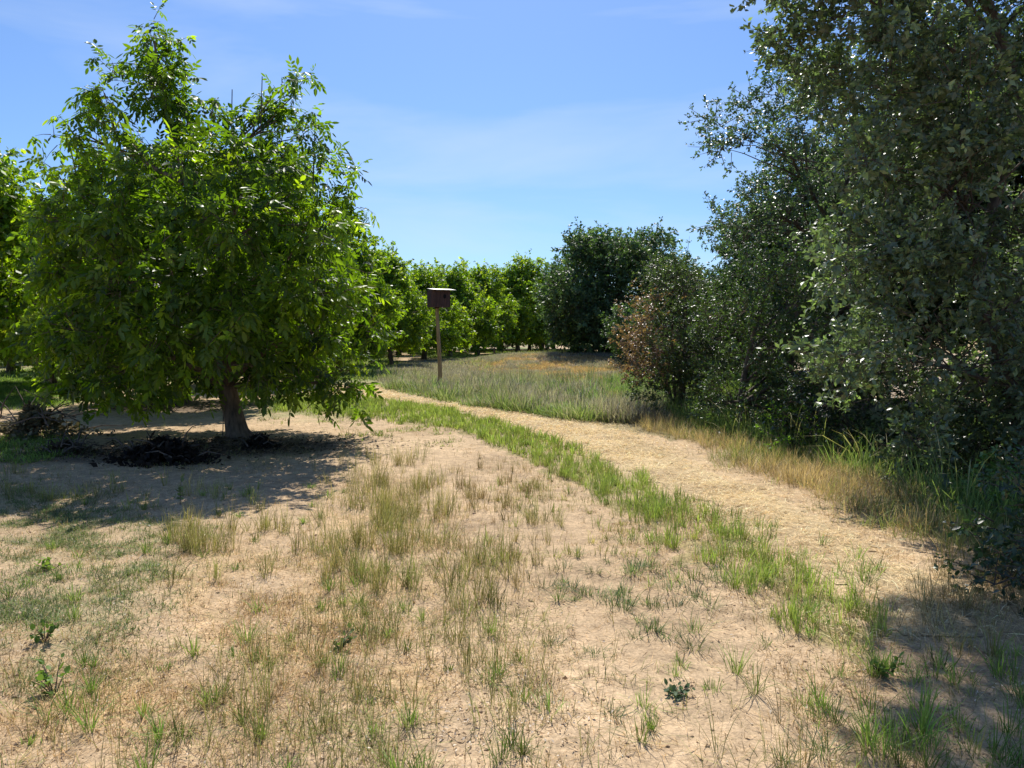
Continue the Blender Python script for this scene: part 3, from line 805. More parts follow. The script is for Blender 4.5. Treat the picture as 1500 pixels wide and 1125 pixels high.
def crown(rng, clumps, axis, dens, per, tlen, lsize, droop, templates, colfn, twig_r=.004, up=.25, fill=(.15, .75)):
    """clumps (k,6): centre and radii. twigs grow in every clump and carry leaves."""
    clumps = np.asarray(clumps, float)
    cen, rad = clumps[:, :3], clumps[:, 3:6]
    cnt = np.maximum(3, dens * (rad[:, 0] * rad[:, 1] + rad[:, 0] * rad[:, 2] + rad[:, 1] * rad[:, 2]) / 3).astype(int)
    ii = np.repeat(np.arange(len(cen)), cnt); n = len(ii)
    u = rand_dir(rng, n)
    base = cen[ii] + u * rad[ii] * rng.uniform(*fill, (n, 1))
    outw = base - axis; outw[:, 2] *= .3; outw = nrm(outw)
    d = nrm(u * .8 + outw * .4 + rng.normal(0, .4, (n, 3)) + A([0, 0, up]))
    L = tlen * rng.uniform(.5, 1.25, (n, 1))
    mid = base + d * L * .5; tip = base + d * L + A([0, 0, -1.0]) * L * droop * rng.uniform(.1, .4, (n, 1))
    TW = np.stack([base, mid, tip], 1)
    m = n * per
    jj = np.repeat(np.arange(n), per)
    t = rng.uniform(.15, 1.0, (m, 1)); t[::per] = 1.0
    P = base[jj] * (1 - t) ** 2 + 2 * t * (1 - t) * mid[jj] + t * t * tip[jj]
    P = P + rng.normal(0, tlen * .05, (m, 3))
    dj = d[jj]
    X = nrm(dj * .55 + rand_dir(rng, m) * .9 + A([0, 0, -droop]))
    N = nrm(A([0, 0, 1.0]) + rng.normal(0, .55, (m, 3)) + outw[jj] * .25)
    S = lsize * rng.uniform(.5, 1.3, m)
    C = colfn(rng, P, ii[jj])
    V, Fc, Cc = place(rng, P, X, N, S, templates, C)
    TV, TF = tubes(TW, np.tile(A([twig_r * 1.6, twig_r, twig_r * .4]), (n, 1)), 3)
    return (V, Fc, Cc), (TV, TF)

def limbs(rng, trunk, trad, clumps, k=5, wig=.12, thin=1.0, zlow=.25):
    """a few main limbs leave the trunk; lighter boughs leave those limbs for every clump"""
    C = np.asarray(clumps, float)[:, :3]; Ps, Rs = [], []
    zt = trunk[:, 2]
    def bend(a, cc, r0, r1, lift):
        L = np.linalg.norm(cc - a)
        ctrl = a * .45 + cc * .55 + A([0, 0, lift * L]) + rng.normal(0, wig * L * .5, 3)
        t = np.linspace(0, 1, 9)[:, None]
        P = a * (1 - t) ** 2 + 2 * t * (1 - t) * ctrl + t * t * cc
        P[1:-1] += rng.normal(0, wig * L * .07, (7, 3))
        Ps.append(P); Rs.append(np.linspace(r0, r1, 9)); return P
    nm = int(np.clip(len(C) / 7, 3, 16))
    cen = C[rng.choice(len(C), nm, replace=False)].copy()
    for _ in range(6):
        lab = np.argmin(np.linalg.norm(C[:, None] - cen[None], axis=2), 1)
        for j in range(nm):
            if (lab == j).any(): cen[j] = C[lab == j].mean(0)
    for j in range(nm):
        cc = cen[j]; best, bi = 1e9, 1
        for i in range(1, len(trunk)):
            if zt[i] < zt[0] + zlow * (zt[-1] - zt[0]): continue
            h = np.hypot(*(trunk[i, :2] - cc[:2])); dz = cc[2] - zt[i]
            q = abs(dz - .55 * h) + .15 * h
            if q < best: best, bi = q, i
        a = trunk[bi]; L = np.linalg.norm(cc - a); r0 = min(trad[bi] * .6, .02 + .018 * L) * thin
        P = bend(a, cc, r0, .012, .12)
        for c in C[lab == j]:
            q = int(rng.integers(3, 8)); rr = min(np.linspace(r0, .012, 9)[q] * .6, .006 + .010 * np.linalg.norm(c - P[q]))
            bend(P[q], c, rr, .004, .08)
    return tubes(np.array(Ps), np.array(Rs), k)

def poly_clumps(rng, pts, Dr, rpx, n, inset=.6, ymin=0):
    """clump centres filling a pixel outline, at true distances Dr; radii in metres at that distance"""
    pts = A(pts); lo, hi = pts.min(0), pts.max(0); out = []; cen = []; tries = 0
    while len(out) < n and tries < 40000:
        tries += 1
        p = rng.uniform(lo, hi)
        if not in_poly(A([p[0]]), A([p[1]]), pts)[0]: continue
        D = rng.uniform(*Dr); q = at(p[0], p[1], D); r = rpx * rng.uniform(.7, 1.2) / F_PX * np.mean(Dr)
        if cen and np.min(np.linalg.norm(A(cen) - q, axis=1)) < r * inset: continue
        cen.append(q); out.append([*q, r, r, r * .85])
    return A(out)

def tree(name, label, cat, trunk_pts, trunk_r, clumps, cr, leafmat, barkmat, group=None, k=12, seed=0, extra_stems=(), flare=1.25, zlow=.25, thin=1.0, partname='crown', nring=16):
    rg = np.random.default_rng(seed + 500)
    tp = smooth_path(trunk_pts, nring); trad = np.interp(np.linspace(0, 1, nring), np.linspace(0, 1, len(trunk_r)), trunk_r)
    base = tp[0].copy()
    root = empty(name, base, label, cat, group)
    parts = []
    tr = trad.copy(); tr[0] *= flare; tr[1] *= 1 + (flare - 1) * .35
    V, Fc = tubes(tp[None], tr[None], k)
    ang = np.arctan2(V[:, 1] - np.repeat(tp[:, 1], k), V[:, 0] - np.repeat(tp[:, 0], k))
    c = np.repeat(tp, k, 0); V = c + (V - c) * (1 + .07 * np.sin(ang * 3 + V[:, 2] * 2) + .05 * rg.normal(0, 1, len(V)))[:, None]
    parts.append((V, Fc))
    for st, sr in extra_stems:
        s = smooth_path(st, 10); parts.append(tubes(s[None], np.interp(np.linspace(0, 1, 10), np.linspace(0, 1, len(sr)), sr)[None], 7))
    parts.append(limbs(rg, tp, trad, clumps, zlow=zlow, thin=thin))
    V, Fc = merge([p for p in parts if len(p[0])])
    mesh_np('trunk', V - base, Fc, barkmat, root, smooth=True)
    (lv, lf, lc), (tv, tf) = cr
    mesh_np(partname, lv - base, lf, leafmat, root, col=lc)
    mesh_np('twigs', tv - base, tf, barkmat, root)
    return root

def leafcols(a, b, c=None, pc=.1, jit=.3):
    def f(rng, P, ci):
        n = len(P); t = rng.random((n, 1))
        g = .5 + .5 * np.sin(ci * 12.9898)[:, None]         # each clump has its own shade of leaf
        t = np.clip(t * .6 + g * .4, 0, 1)
        col = A(a) * (1 - t) + A(b) * t
        if c is not None:
            k = rng.random(n) < pc; col[k] = A(c)
        return np.clip(col * (1 + jit * rng.normal(0, .6, (n, 1))), .004, .6)
    return f

# ---- the near walnut
MD = 11.8
def mc(px, py, r, dy=0.0, sx=1.0):
    p = at(px, py, MD + dy); rr = r / F_PX * (MD + dy)
    return [*p, rr * sx, rr, rr]
mcl = [(222, 24, 12), (216, 42, 18), (240, 48, 18), (226, 70, 26), (244, 88, 24), (214, 98, 24), (232, 115, 30), (196, 112, 14), (244, 125, 34), (215, 140, 22), (262, 165, 36), (146, 84, 13), (156, 104, 20), (138, 118, 16), (140, 145, 26), (158, 165, 26), (118, 178, 20), (92, 188, 16), (70, 205, 12), (62, 190, 7),
       (440, 104, 11), (446, 122, 17), (424, 132, 18), (432, 150, 22), (452, 180, 26), (398, 172, 24), (372, 165, 12), (345, 178, 26), (308, 172, 28), (524, 258, 17), (540, 300, 10), (490, 230, 24), (505, 285, 22), (520, 340, 24), (62, 255, 22), (45, 420, 26), (48, 330, 24),
       (540, 430, 30), (552, 480, 26), (540, 545, 24), (515, 572, 18), (555, 400, 16), (62, 570, 20), (90, 590, 14), (45, 500, 26), (530, 590, 12), (420, 205, 26), (475, 190, 14)]
shr = lambda c: (300 + (c[0] - 300) * .93, 400 + (c[1] - 400) * .965, c[2] * .9)
clm = [mc(*shr(c), dy=rng.uniform(-.6, .6)) for c in mcl]
body = [(130, 250, 42), (200, 235, 46), (275, 235, 48), (360, 240, 46), (430, 250, 44), (90, 320, 48), (170, 320, 60), (260, 320, 62), (350, 320, 62), (430, 320, 56), (480, 330, 40),
        (80, 400, 46), (160, 410, 60), (250, 410, 62), (340, 410, 62), (430, 410, 60), (495, 420, 44), (90, 480, 44), (160, 490, 54), (240, 490, 56), (330, 480, 56), (410, 485, 56), (480, 490, 46),
        (115, 545, 34), (175, 555, 34), (235, 552, 34), (290, 540, 26), (385, 540, 30), (440, 550, 32), (490, 560, 28), (205, 580, 18), (400, 570, 18), (465, 578, 18)]
for b in body:
    b = shr(b)
    edge = min(1.0, np.hypot((b[0] - 300) / 260., (b[1] - 370) / 250.))
    dd = 2.3 * math.sqrt(max(0.05, 1 - edge ** 2))
    for dy in ((-dd, 0, dd) if dd > 1.0 else (-.5 * dd, .6 * dd)):
        q = mc(b[0] + rng.uniform(-14, 14), b[1] + rng.uniform(-14, 14), b[2] * rng.uniform(.75, 1.1), dy + rng.uniform(-.3, .3))
        clm.append(q)
clm = A(clm)
wcol = leafcols((.036, .074, .011), (.10, .17, .018), (.16, .23, .03), .12, .45)
axis_main = at(310, 420, MD)
cr = crown(rng, clm, axis_main, 215, 4, .26, .115, .50, WAL, wcol, twig_r=.0045, up=.15)
tpx = [(350, 652), (345, 622), (337, 590), (329, 555), (320, 510), (312, 450), (302, 380), (285, 300), (258, 220), (238, 140), (226, 60)]
tp = A([at(a, b, MD) for a, b in tpx]); tp[0, 2] = height(tp[0, 0], tp[0, 1]) - .05
main = tree('walnut_tree', 'large near walnut tree with leaning trunk and full bright green crown over dark shade', 'tree', tp,
            [.17, .155, .145, .135, .125, .11, .10, .075, .05, .03, .015], clm, cr, M_WALNUT, M_BARK, 'walnut trees of the orchard', seed=1, zlow=.12, flare=1.35)
# bare dead shoots above the crown
dsp, dsr = [], []
for a, b, c, d in ((380, 260, 384, 112), (338, 250, 340, 131), (458, 280, 462, 168), (120, 290, 100, 205)):
    p, q = at(a, b, MD), at(c, d, MD); t = np.linspace(0, 1, 4)[:, None]; dsp.append(p * (1 - t) + q * t); dsr.append(np.linspace(.013, .007, 4))
for p_, r_ in zip(dsp, dsr):
    V, Fc = tubes(p_[None], r_[None], 5)
    mesh_np('dead_shoot', V - A(main.location), Fc, M_OAKBARK, main)

# ---- orchard walnuts: four models, then copies
def orchard_proto(seed):
    r = np.random.default_rng(seed); cl = []
    Ht, R0 = 6.3, 3.05
    for i in range(62):
        f = r.uniform(0, 1); z = 1.2 + f * 3.7
        prof = math.sin(min(1, (f * .9 + .22)) * math.pi) ** .55
        a = r.uniform(0, 2 * math.pi); rr = R0 * prof * math.sqrt(r.uniform(.25, 1)) * .82
        s = r.uniform(.5, .85); cl.append([rr * cos(a), rr * sin(a), z, s, s, s * .8])
    for i in range(11):
        a = r.uniform(0, 2 * math.pi); rr = r.uniform(.1, 1.7); z = r.uniform(4.5, 5.5); s = r.uniform(.3, .5)
        cl.append([rr * cos(a), rr * sin(a), z, s, s, s * 1.5])
        if r.random() < .6: cl.append([rr * cos(a) * 1.1, rr * sin(a) * 1.1, z + s * 1.3, s * .55, s * .55, s])
    cl = A(cl)
    lean = r.uniform(-.15, .15, 2)
    tp = A([[0, 0, -.1], [lean[0] * .3, lean[1] * .3, .6], [lean[0], lean[1], 1.5], [lean[0] * .5, lean[1], 3.0], [0, 0, 5.0]])
    cr = crown(r, cl, A([0, 0, 2.8]), 84, 4, .60, .145, .4, FSPRAY, leafcols((.08, .14, .02), (.15, .23, .03), (.24, .30, .045), .15), twig_r=.006, up=.15)
    return tree('walnut_tree', 'x', 'tree', tp, [.19, .15, .12, .08, .02], cl, cr, M_WALNUT, M_BARK, 'walnut trees of the orchard', seed=seed, k=8, zlow=.2)

protos = [orchard_proto(s) for s in (201, 202, 203, 204, 205)]
used_p = [False] * len(protos)
def copy_tree(o):
    c = o.copy(); COL.objects.link(c)
    for ch in o.children:
        d = ch.copy(); COL.objects.link(d); d.parent = c
    return c
orch = [(-7.75, 18.0, .92, 'second walnut tree of the orchard edge, trunk seen low behind the near walnut'),
        (-13.8, 20.0, 1.05, 'walnut tree cut by the left edge of the photo behind the near walnut'),
        (-8.4, 25.5, .95, None), (-7.4, 33, .86, 'walnut tree whose dark crown shows just right of the near walnut crown'),
        (-6.4, 40.5, .86, 'walnut tree with dark forked trunk standing left of the nest box'),
        (-5.5, 48, .90, 'bright green walnut tree directly behind the nest box'),
        (-4.5, 56, .95, 'walnut tree just right of the nest box at the orchard edge'),
        (-2.9, 64, .97, 'yellow green walnut tree midway between nest box and dark oak'),
        (0.5, 69, 1.06, 'tallest pointed walnut tree on the skyline left of the dark oak'),
        (3.4, 73, .93, 'walnut tree partly hidden behind the left side of the dark oak')]
for row, y0 in enumerate([18, 25.5, 33, 40.5, 48, 56, 64, 71, 78, 86, 95]):
    xe = [-7.75, -8.4, -7.4, -6.4, -5.5, -4.5, -2.9, .5, 10, 11, 12][row]
    kk = 1
    while True:
        xx = xe - 6.9 * kk
        if xx < -y0 * .68 - 5: break
        if not (row == 0 and kk == 1):
            orch.append((xx + rng.uniform(-.4, .4), y0 + rng.uniform(-.4, .4) - .15 * kk, rng.uniform(.88, 1.04), None))
        kk += 1
orch += [(-1.2, 84, 1.0, None), (3.5, 88, 1.02, None), (6.5, 82, 1.0, None), (1.8, 79.5, .98, None)]
for i, (xx, yy, s, lab) in enumerate(orch):
    pi = i % len(protos)
    o = protos[pi] if not used_p[pi] else copy_tree(protos[pi])
    used_p[pi] = True
    o.location = (xx, yy, float(height(xx, yy)) - .02)
    o.rotation_euler = (0, 0, rng.uniform(0, 6.28)); s *= 1.03 + .15 * sstep(40, 70, yy); w_ = s * (1 + .05 * sstep(35, 45, yy)); o.scale = (w_ * rng.uniform(.93, 1.1), w_ * rng.uniform(.93, 1.1), s * rng.uniform(.90, 1.12))
    if lab is None:
        lab = 'green walnut tree in the orchard rows deep behind the edge trees' if yy > 45 else 'green walnut tree in the orchard rows glimpsed behind the near walnut'
    o['label'] = lab; o['category'] = 'tree'; o['group'] = 'walnut trees of the orchard'

# ---- far dark oak
def blob_clumps(r, c, R, n, s0, s1, flat=.85):
    out = []
    for i in range(n):
        u = rand_dir(r, 1)[0]; u *= r.uniform(.45, 1) ** .6
        s = r.uniform(s0, s1); out.append([c[0] + u[0] * (R[0] - s * .7), c[1] + u[1] * (R[1] - s * .7), c[2] + u[2] * (R[2] - s * .7), s, s, s * flat])
    return A(out)
r1 = np.random.default_rng(31)
far_out = [(803, 402), (815, 385), (832, 372), (850, 352), (882, 349), (900, 360), (925, 356), (955, 352), (978, 356), (992, 378), (1010, 405), (1030, 440), (1030, 515), (930, 520), (825, 515), (812, 470), (805, 430)]
fcl = poly_clumps(r1, far_out, (42, 49), 25, 95, .5)
fo = gat(905, 518); fob = A([(905 - 750) / F_PX * 45.5, 45.5, 0.0])
colD = leafcols((.05, .09, .035), (.12, .175, .07), (.19, .25, .09), .14)
cr = crown(r1, fcl, A([6.2, 45.5, 4]), 62, 5, .85, .16, .1, FSPRAY, colD, twig_r=.012, up=.2)
tree('oak_tree', 'dark dense round oak standing alone beyond the meadow and orchard', 'tree', A([[6.2, 45.5, -.2], [6.1, 45.5, 1.2], [6.3, 45.6, 3.5], [6.2, 45.5, 7.2]]), [.42, .34, .26, .08], fcl, cr, M_DARKOAK, M_OAKBARK, 'oaks along the creek', seed=2)
# low skirt shrub of the far oak
scl = poly_clumps(r1, [(905, 470), (945, 450), (1000, 470), (1040, 540), (920, 530), (900, 500)], (36, 40), 22, 24, .5)
cr = crown(r1, scl, A([6.5, 38, 1]), 60, 5, .6, .12, .1, FSPRAY, colD, twig_r=.01)
b0 = A([6.8, 38.2, float(height(6.8, 38.2)) - .1])
tree('shrub', 'dark leafy shrub filling the gap under the lone oak', 'shrub', A([b0, b0 + [0, 0, .7], b0 + [.1, 0, 1.6]]), [.12, .08, .03], scl, cr, M_DARKOAK, M_OAKBARK, seed=3)

# ---- russet-tipped young oak at the bend
r2 = np.random.default_rng(41)
ro = [(985, 382), (1008, 388), (1035, 415), (1050, 450), (1048, 560), (1020, 590), (960, 600), (930, 575), (930, 520), (918, 480), (922, 455), (945, 415), (965, 392)]
rcl = poly_clumps(r2, ro, (14.3, 16.8), 24, 88, .42)
def rustcols(rng, P, ci):
    n = len(P); px, py = to_px(P[:, 0], P[:, 1], P[:, 2])
    lefty = sstep(-.05, -.9, (P[:, 0] - 3.15) + .15 * rng.normal(0, 1, n)) * sstep(.6, 1.0, P[:, 2]) * sstep(2.9, 2.1, P[:, 2])
    t = rng.random((n, 1)); c = A([.06, .09, .03]) * (1 - t) + A([.11, .145, .05]) * t
    k = rng.random(n) < lefty * 1.0 + .02
    c[k] = cols(rng, k.sum(), (.31, .16, .09), (.24, .14, .10), .3)
    return np.clip(c * (1 + .3 * rng.normal(0, .6, (n, 1))), .004, .5)
cr = crown(r2, rcl, A([3.25, 15.6, 1.6]), 170, 6, .35, .05, .1, SPRAY, rustcols, twig_r=.004)
b0 = at(1003, 628, 15.2); b0[2] = height(b0[0], b0[1]) - .05
def P_(px, py, D): return at(px, py, D)
st = [([b0 + [-.25, .1, .05], P_(985, 590, 15.4), P_(968, 540, 15.5), P_(950, 490, 15.5)], [.05, .04, .03, .012]),
      ([b0 + [-.1, .2, .05], P_(990, 590, 15.7), P_(985, 530, 15.7), P_(985, 430, 15.7)], [.05, .04, .03, .012])]
tree('young_oak', 'small multi stemmed oak with rusty brown leaves on its left side at the path bend', 'tree', A([b0, P_(998, 590, 15.2), P_(1002, 530, 15.3), P_(1005, 420, 15.4)]), [.085, .07, .05, .02], rcl, cr, M_OAK, M_OAKBARK, 'oaks along the creek', seed=4, extra_stems=st)

# ---- thicket oaks between the young oak and the big one
r3 = np.random.default_rng(43)
to = [(1045, 425), (1070, 398), (1110, 375), (1180, 370), (1230, 420), (1240, 600), (1200, 640), (1060, 640), (1035, 600), (1040, 480)]
tcl = poly_clumps(r3, to, (11.8, 14.5), 27, 105, .45)
cr = crown(r3, tcl, A([4.8, 13, 1.6]), 190, 6, .34, .048, .1, SPRAY, leafcols((.05, .085, .025), (.095, .145, .04), (.14, .2, .05), .12), twig_r=.004)
b0 = P_(1088, 640, 12.6); b0[2] = height(b0[0], b0[1]) - .05
tree('scrub_oak', 'bushy green scrub oak on the bank between the rusty young oak and the big oak', 'tree', A([b0, P_(1085, 600, 12.7), P_(1092, 540, 12.9), P_(1120, 430, 13.2)]), [.07, .06, .045, .02], tcl, cr, M_OAK, M_OAKBARK, 'oaks along the creek', seed=5,
     extra_stems=[([b0 + [.7, .2, 0], P_(1150, 590, 13), P_(1160, 520, 13), P_(1170, 430, 13)], [.07, .06, .04, .02])])

# ---- tall middle oak with ragged left edge against the sky
r4 = np.random.default_rng(47)
mo = [(1155, 110), (1115, 128), (1075, 150), (1040, 165), (1030, 200), (1045, 235), (1075, 262), (1082, 300), (1050, 318), (1018, 325), (1020, 345), (1055, 352), (1085, 372), (1100, 410), (1130, 440), (1420, 440), (1480, 100), (1300, 30)]
ocl = poly_clumps(r4, mo, (13.6, 17.5), 27, 190, .42)
cr = crown(r4, ocl, A([6.8, 16, 4.2]), 140, 6, .36, .062, .12, SPRAY, leafcols((.055, .09, .05), (.11, .155, .08), (.16, .21, .08), .1), twig_r=.005)
bx, by = 6.3, 15.8; b0 = A([bx, by, float(height(bx, by)) - .1])
tree('oak_tree', 'tall middle oak with ragged grey green crown edge against the sky', 'tree', A([b0, b0 + [.1, 0, 1.3], b0 + [0, .1, 2.9], b0 + [.3, 0, 4.5], b0 + [.5, 0, 6.8]]), [.24, .2, .16, .1, .03], ocl, cr, M_OAK, M_OAKBARK, 'oaks along the creek', seed=6, zlow=.15)

# ---- big near oak
r5 = np.random.default_rng(53)
no = [(1150, -160), (1150, 0), (1165, 60), (1170, 140), (1195, 200), (1225, 260), (1240, 330), (1215, 390), (1195, 450), (1200, 520), (1260, 565), (1330, 590), (1330, 650), (1400, 690), (1500, 720), (1760, 720), (1760, -160)]
ncl = poly_clumps(r5, no, (7.6, 10.2), 46, 280, .40)
over = []
while len(over) < 100:                                         # boughs reaching over the track, above the frame
    q = r5.uniform([.7, 7.1], [3.6, 9.6])
    if (q[0] > 1.65 or q[1] < 9.0) and q[0] > .95 + .9 * (q[1] - 7.6) * .55 and vn(q[0], q[1], .8, 301) > -.45:
        over.append([q[0] + .22, q[1], r5.uniform(6.7, 7.1), .34, .34, .22])
ncl = np.concatenate([ncl, A(over)])
cr = crown(r5, ncl, A([5.6, 9, 4]), 165, 6, .34, .072, .15, SPRAY, leafcols((.085, .115, .065), (.17, .21, .12), (.24, .30, .13), .14), twig_r=.004)
tq = [P_(1560, 700, 8.0), P_(1500, 600, 8.2), P_(1474, 545, 8.4), P_(1440, 440, 8.6), P_(1436, 370, 8.7), P_(1462, 285, 8.8), P_(1490, 150, 8.8), P_(1462, 40, 8.7), P_(1400, -120, 8.4)]
tq = A(tq); tq[0, 2] = height(tq[0, 0], tq[0, 1]) - .1
tree('oak_tree', 'big near oak with glossy leaves and leaning brown trunk filling the right side', 'tree', tq, [.20, .13, .11, .085, .07, .065, .055, .045, .025], ncl, cr, M_OAK, M_OAKBARK, 'oaks along the creek', seed=7, zlow=.2, thin=.8)

# ---- undergrowth shrubs in the creek, in the shade
def shrub(name, label, outline, Dr, rpx, n, base, seed, lsize=.055, dens=150, colours=((.03, .06, .018), (.06, .105, .03)), mat=None, group='shrubs in the creek bed', per=6):
    r = np.random.default_rng(seed)
    cl = poly_clumps(r, outline, Dr, rpx, n, .45)
    cr = crown(r, cl, A([base[0], base[1], base[2] + .5]), dens, per, .3, lsize, .12, SPRAY, leafcols(*colours), twig_r=.004)
    top = cl[:, :3].mean(0)
    b = A(base, dtype=float)
    return tree(name, label, 'shrub', A([b, b * .6 + top * .4, top]), [.04, .03, .012], cl, cr, mat or M_OAK, M_OAKBARK, group, k=6, seed=seed, zlow=0)
def gb(x, y): return A([x, y, float(height(x, y)) - .05])
shrub('shrub', 'shade-darkened shrub under the tall middle oak at the foot of the bank', [(1150, 560), (1260, 520), (1330, 560), (1330, 680), (1240, 690), (1160, 650)], (9.8, 12), 34, 40, gb(5.0, 10.8), 61, colours=((.02, .04, .016), (.045, .075, .025)))  # leaf colour darkened to paint in the shade below the canopy
shrub('shrub', 'shade-darkened shrub in the creek bed under the big near oak', [(1310, 560), (1450, 540), (1520, 620), (1540, 720), (1400, 740), (1300, 700)], (9.5, 11.5), 36, 45, gb(6.6, 10.2), 62, colours=((.02, .038, .016), (.035, .06, .022)))  # deep shade under the near oak is put into the leaf colour
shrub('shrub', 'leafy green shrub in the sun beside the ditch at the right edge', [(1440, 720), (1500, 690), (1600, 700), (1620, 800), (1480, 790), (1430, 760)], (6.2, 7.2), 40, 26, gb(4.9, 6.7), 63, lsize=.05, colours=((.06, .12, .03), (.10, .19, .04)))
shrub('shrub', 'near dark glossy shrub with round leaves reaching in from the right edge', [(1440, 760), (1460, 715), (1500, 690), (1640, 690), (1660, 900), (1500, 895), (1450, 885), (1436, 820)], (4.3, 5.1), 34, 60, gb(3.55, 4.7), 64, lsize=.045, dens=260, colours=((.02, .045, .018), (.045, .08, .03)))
shrub('shrub', 'low green weeds and brush at the foot of the scrub oak', [(1130, 600), (1200, 590), (1240, 660), (1200, 690), (1140, 670)], (10.2, 11.2), 22, 20, gb(4.1, 10.6), 65, lsize=.04, colours=((.07, .14, .035), (.12, .22, .05)), mat=M_WALNUT)

# ---- oaks further along the creek behind, closing the view at right
def creek_proto(seed):
    r = np.random.default_rng(seed)
    cl = blob_clumps(r, (0, 0, 4.0), (3.4, 3.4, 3.6), 80, .7, 1.1)
    cr = crown(r, cl, A([0, 0, 3.5]), 55, 5, .6, .12, .1, FSPRAY, leafcols((.025, .05, .018), (.055, .09, .03)), twig_r=.01)
    return tree('oak_tree', 'x', 'tree', A([[0, 0, -.2], [.1, 0, 1.5], [-.1, .1, 3.5], [0, 0, 6]]), [.3, .24, .18, .06], cl, cr, M_DARKOAK, M_OAKBARK, 'oaks along the creek', seed=seed)
cp = creek_proto(71)
spots = [(10.2, 14.5, .95, 'dark oak behind the big near oak at the right edge'), (9.6, 21, 1.0, 'dark oak seen in gaps behind the tall middle oak'),
         (9.6, 28.5, .92, 'dark oak filling the creek line behind the scrub oak'), (14.5, 17, 1.05, 'dark oak on the far creek bank behind the big near oak'), (12.5, 36, 1.0, 'dark oak on the creek line right of the lone oak')]
for i, (xx, yy, s, lab) in enumerate(spots):
    o = cp if i == 0 else copy_tree(cp)
    o.location = (xx, yy, float(height(xx, yy)) - .05); o.rotation_euler = (0, 0, i * 1.7); o.scale = (s, s, s * (1.05 if i != 2 else .8)); o['label'] = lab

# ------------------------------------------------------------------ brush piles, weeds and stakes
def brush(label, cen, rx, ry, h, n, colours, seed, group, nst=40, big=.10):
    r = np.random.default_rng(seed)
    c = A([cen[0], cen[1], float(height(cen[0], cen[1]))])
    root = empty('brush_pile', c, label, 'brush pile', group)
    Ps = []
    for i in range(nst):
        a = r.uniform(0, 6.28); q = A([rx * cos(a), ry * sin(a), 0]) * r.uniform(0, .8)
        d = A([r.normal(), r.normal() * .6, r.uniform(.0, .5)]); d /= np.linalg.norm(d); L = r.uniform(.3, .8) * min(1.2, rx)
        q = q + A([0, 0, r.uniform(.02, h * .8)])
        Ps.append([q, q + d * L * .5 + A([0, 0, .05]), q + d * L * 1.0])
    V, Fc = tubes(A(Ps), np.tile(A([.012, .009, .004]), (nst, 1)), 5)
    mesh_np('sticks', V, Fc, M_OAKBARK, root)
    m = n; a = r.uniform(0, 6.28, m); q = np.abs(r.normal(0, .48, m)).clip(0, 1.5); hh = h * np.exp(-2.2 * q ** 2) * (.75 + .5 * vn(q * np.cos(a) * 5, q * np.sin(a) * 5, 1, seed)) + .02
    P = np.stack([q * rx * np.cos(a), q * ry * np.sin(a), hh * r.random(m) ** .35], -1)
    V, Fc, C = place(r, P, nrm(r.normal(size=(m, 3)) * A([1, 1, .6])), nrm(r.normal(size=(m, 3)) + A([0, 0, .8])), big * r.uniform(.6, 1.2, m), OAKLEAF, cols(r, m, *colours, .3))
    mesh_np('leaves', V, Fc, M_DRY, root, col=C)
    return root
g1 = gat(55, 655); brush('sunlit heap of cut branches with withered leaves at the left edge', gat(45, 640)[:2], 1.05, .75, .42, 1800, ((.10, .10, .05), (.22, .19, .12)), 81, 'heaps of pruned branches', 50, .10)
brush('small low heap of withered leaves and twigs beside the left shade', gat(95, 662)[:2], .45, .35, .14, 500, ((.06, .05, .035), (.14, .11, .07)), 84, 'heaps of pruned branches', 20, .08)
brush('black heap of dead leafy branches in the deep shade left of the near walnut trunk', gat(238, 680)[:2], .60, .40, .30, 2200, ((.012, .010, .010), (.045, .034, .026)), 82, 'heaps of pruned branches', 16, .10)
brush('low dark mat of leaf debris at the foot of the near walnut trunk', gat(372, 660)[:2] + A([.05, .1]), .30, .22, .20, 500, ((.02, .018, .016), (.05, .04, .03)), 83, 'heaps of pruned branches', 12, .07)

def weed(label, px, py, h, nl, ls, colours, seed, spread=.5):
    r = np.random.default_rng(seed); g0 = gat(px, py); c = A([g0[0], g0[1], float(height(g0[0], g0[1]))])
    root = empty('weed', c, label, 'weed', 'weeds in the foreground')
    Ps, LP, LX = [], [], []
    for i in range(nl):
        a = r.uniform(0, 6.28); d = A([cos(a) * spread, sin(a) * spread, r.uniform(.5, 1)]); d = d / np.linalg.norm(d)
        L = h * r.uniform(.5, 1.1); e = d * L + A([0, 0, -.1 * L]); Ps.append([A([0, 0, -.01]), d * L * .55, e])
        for t in np.linspace(.35, 1, 6):
            LP.append(e * t + r.normal(0, .006, 3)); LX.append(nrm(d * .4 + r.normal(0, .7, 3) + A([0, 0, .1])))
    V, Fc = tubes(A(Ps), np.tile(A([.003, .0025, .0015]), (nl, 1)), 4)
    mesh_np('stems', V, Fc, M_BARK, root)
    m = len(LP); V, Fc, C = place(r, A(LP), A(LX), nrm(r.normal(0, .4, (m, 3)) + A([0, 0, 1])), ls * r.uniform(.6, 1.2, m), [leaflet(1, .7)] , cols(r, m, *colours, .2))
    mesh_np('leaves', V, Fc, M_GRASS, root, col=C)
LG = ((.11, .19, .04), (.19, .30, .06))
weed('bright leafy seedling on bare soil near the left lower corner', 80, 1020, .17, 8, .038, LG, 91)
weed('small dark green weed casting a shadow at left edge of the bare patch', 65, 945, .13, 7, .034, ((.08, .14, .03), (.13, .22, .05)), 92)
weed('low grey green weed in the dead grass left of centre', 497, 950, .12, 8, .030, ((.10, .14, .06), (.14, .19, .07)), 93)
weed('tall pale weed spire standing in the walnut shade edge', 264, 738, .30, 3, .05, ((.14, .18, .08), (.2, .26, .1)), 94, .1)
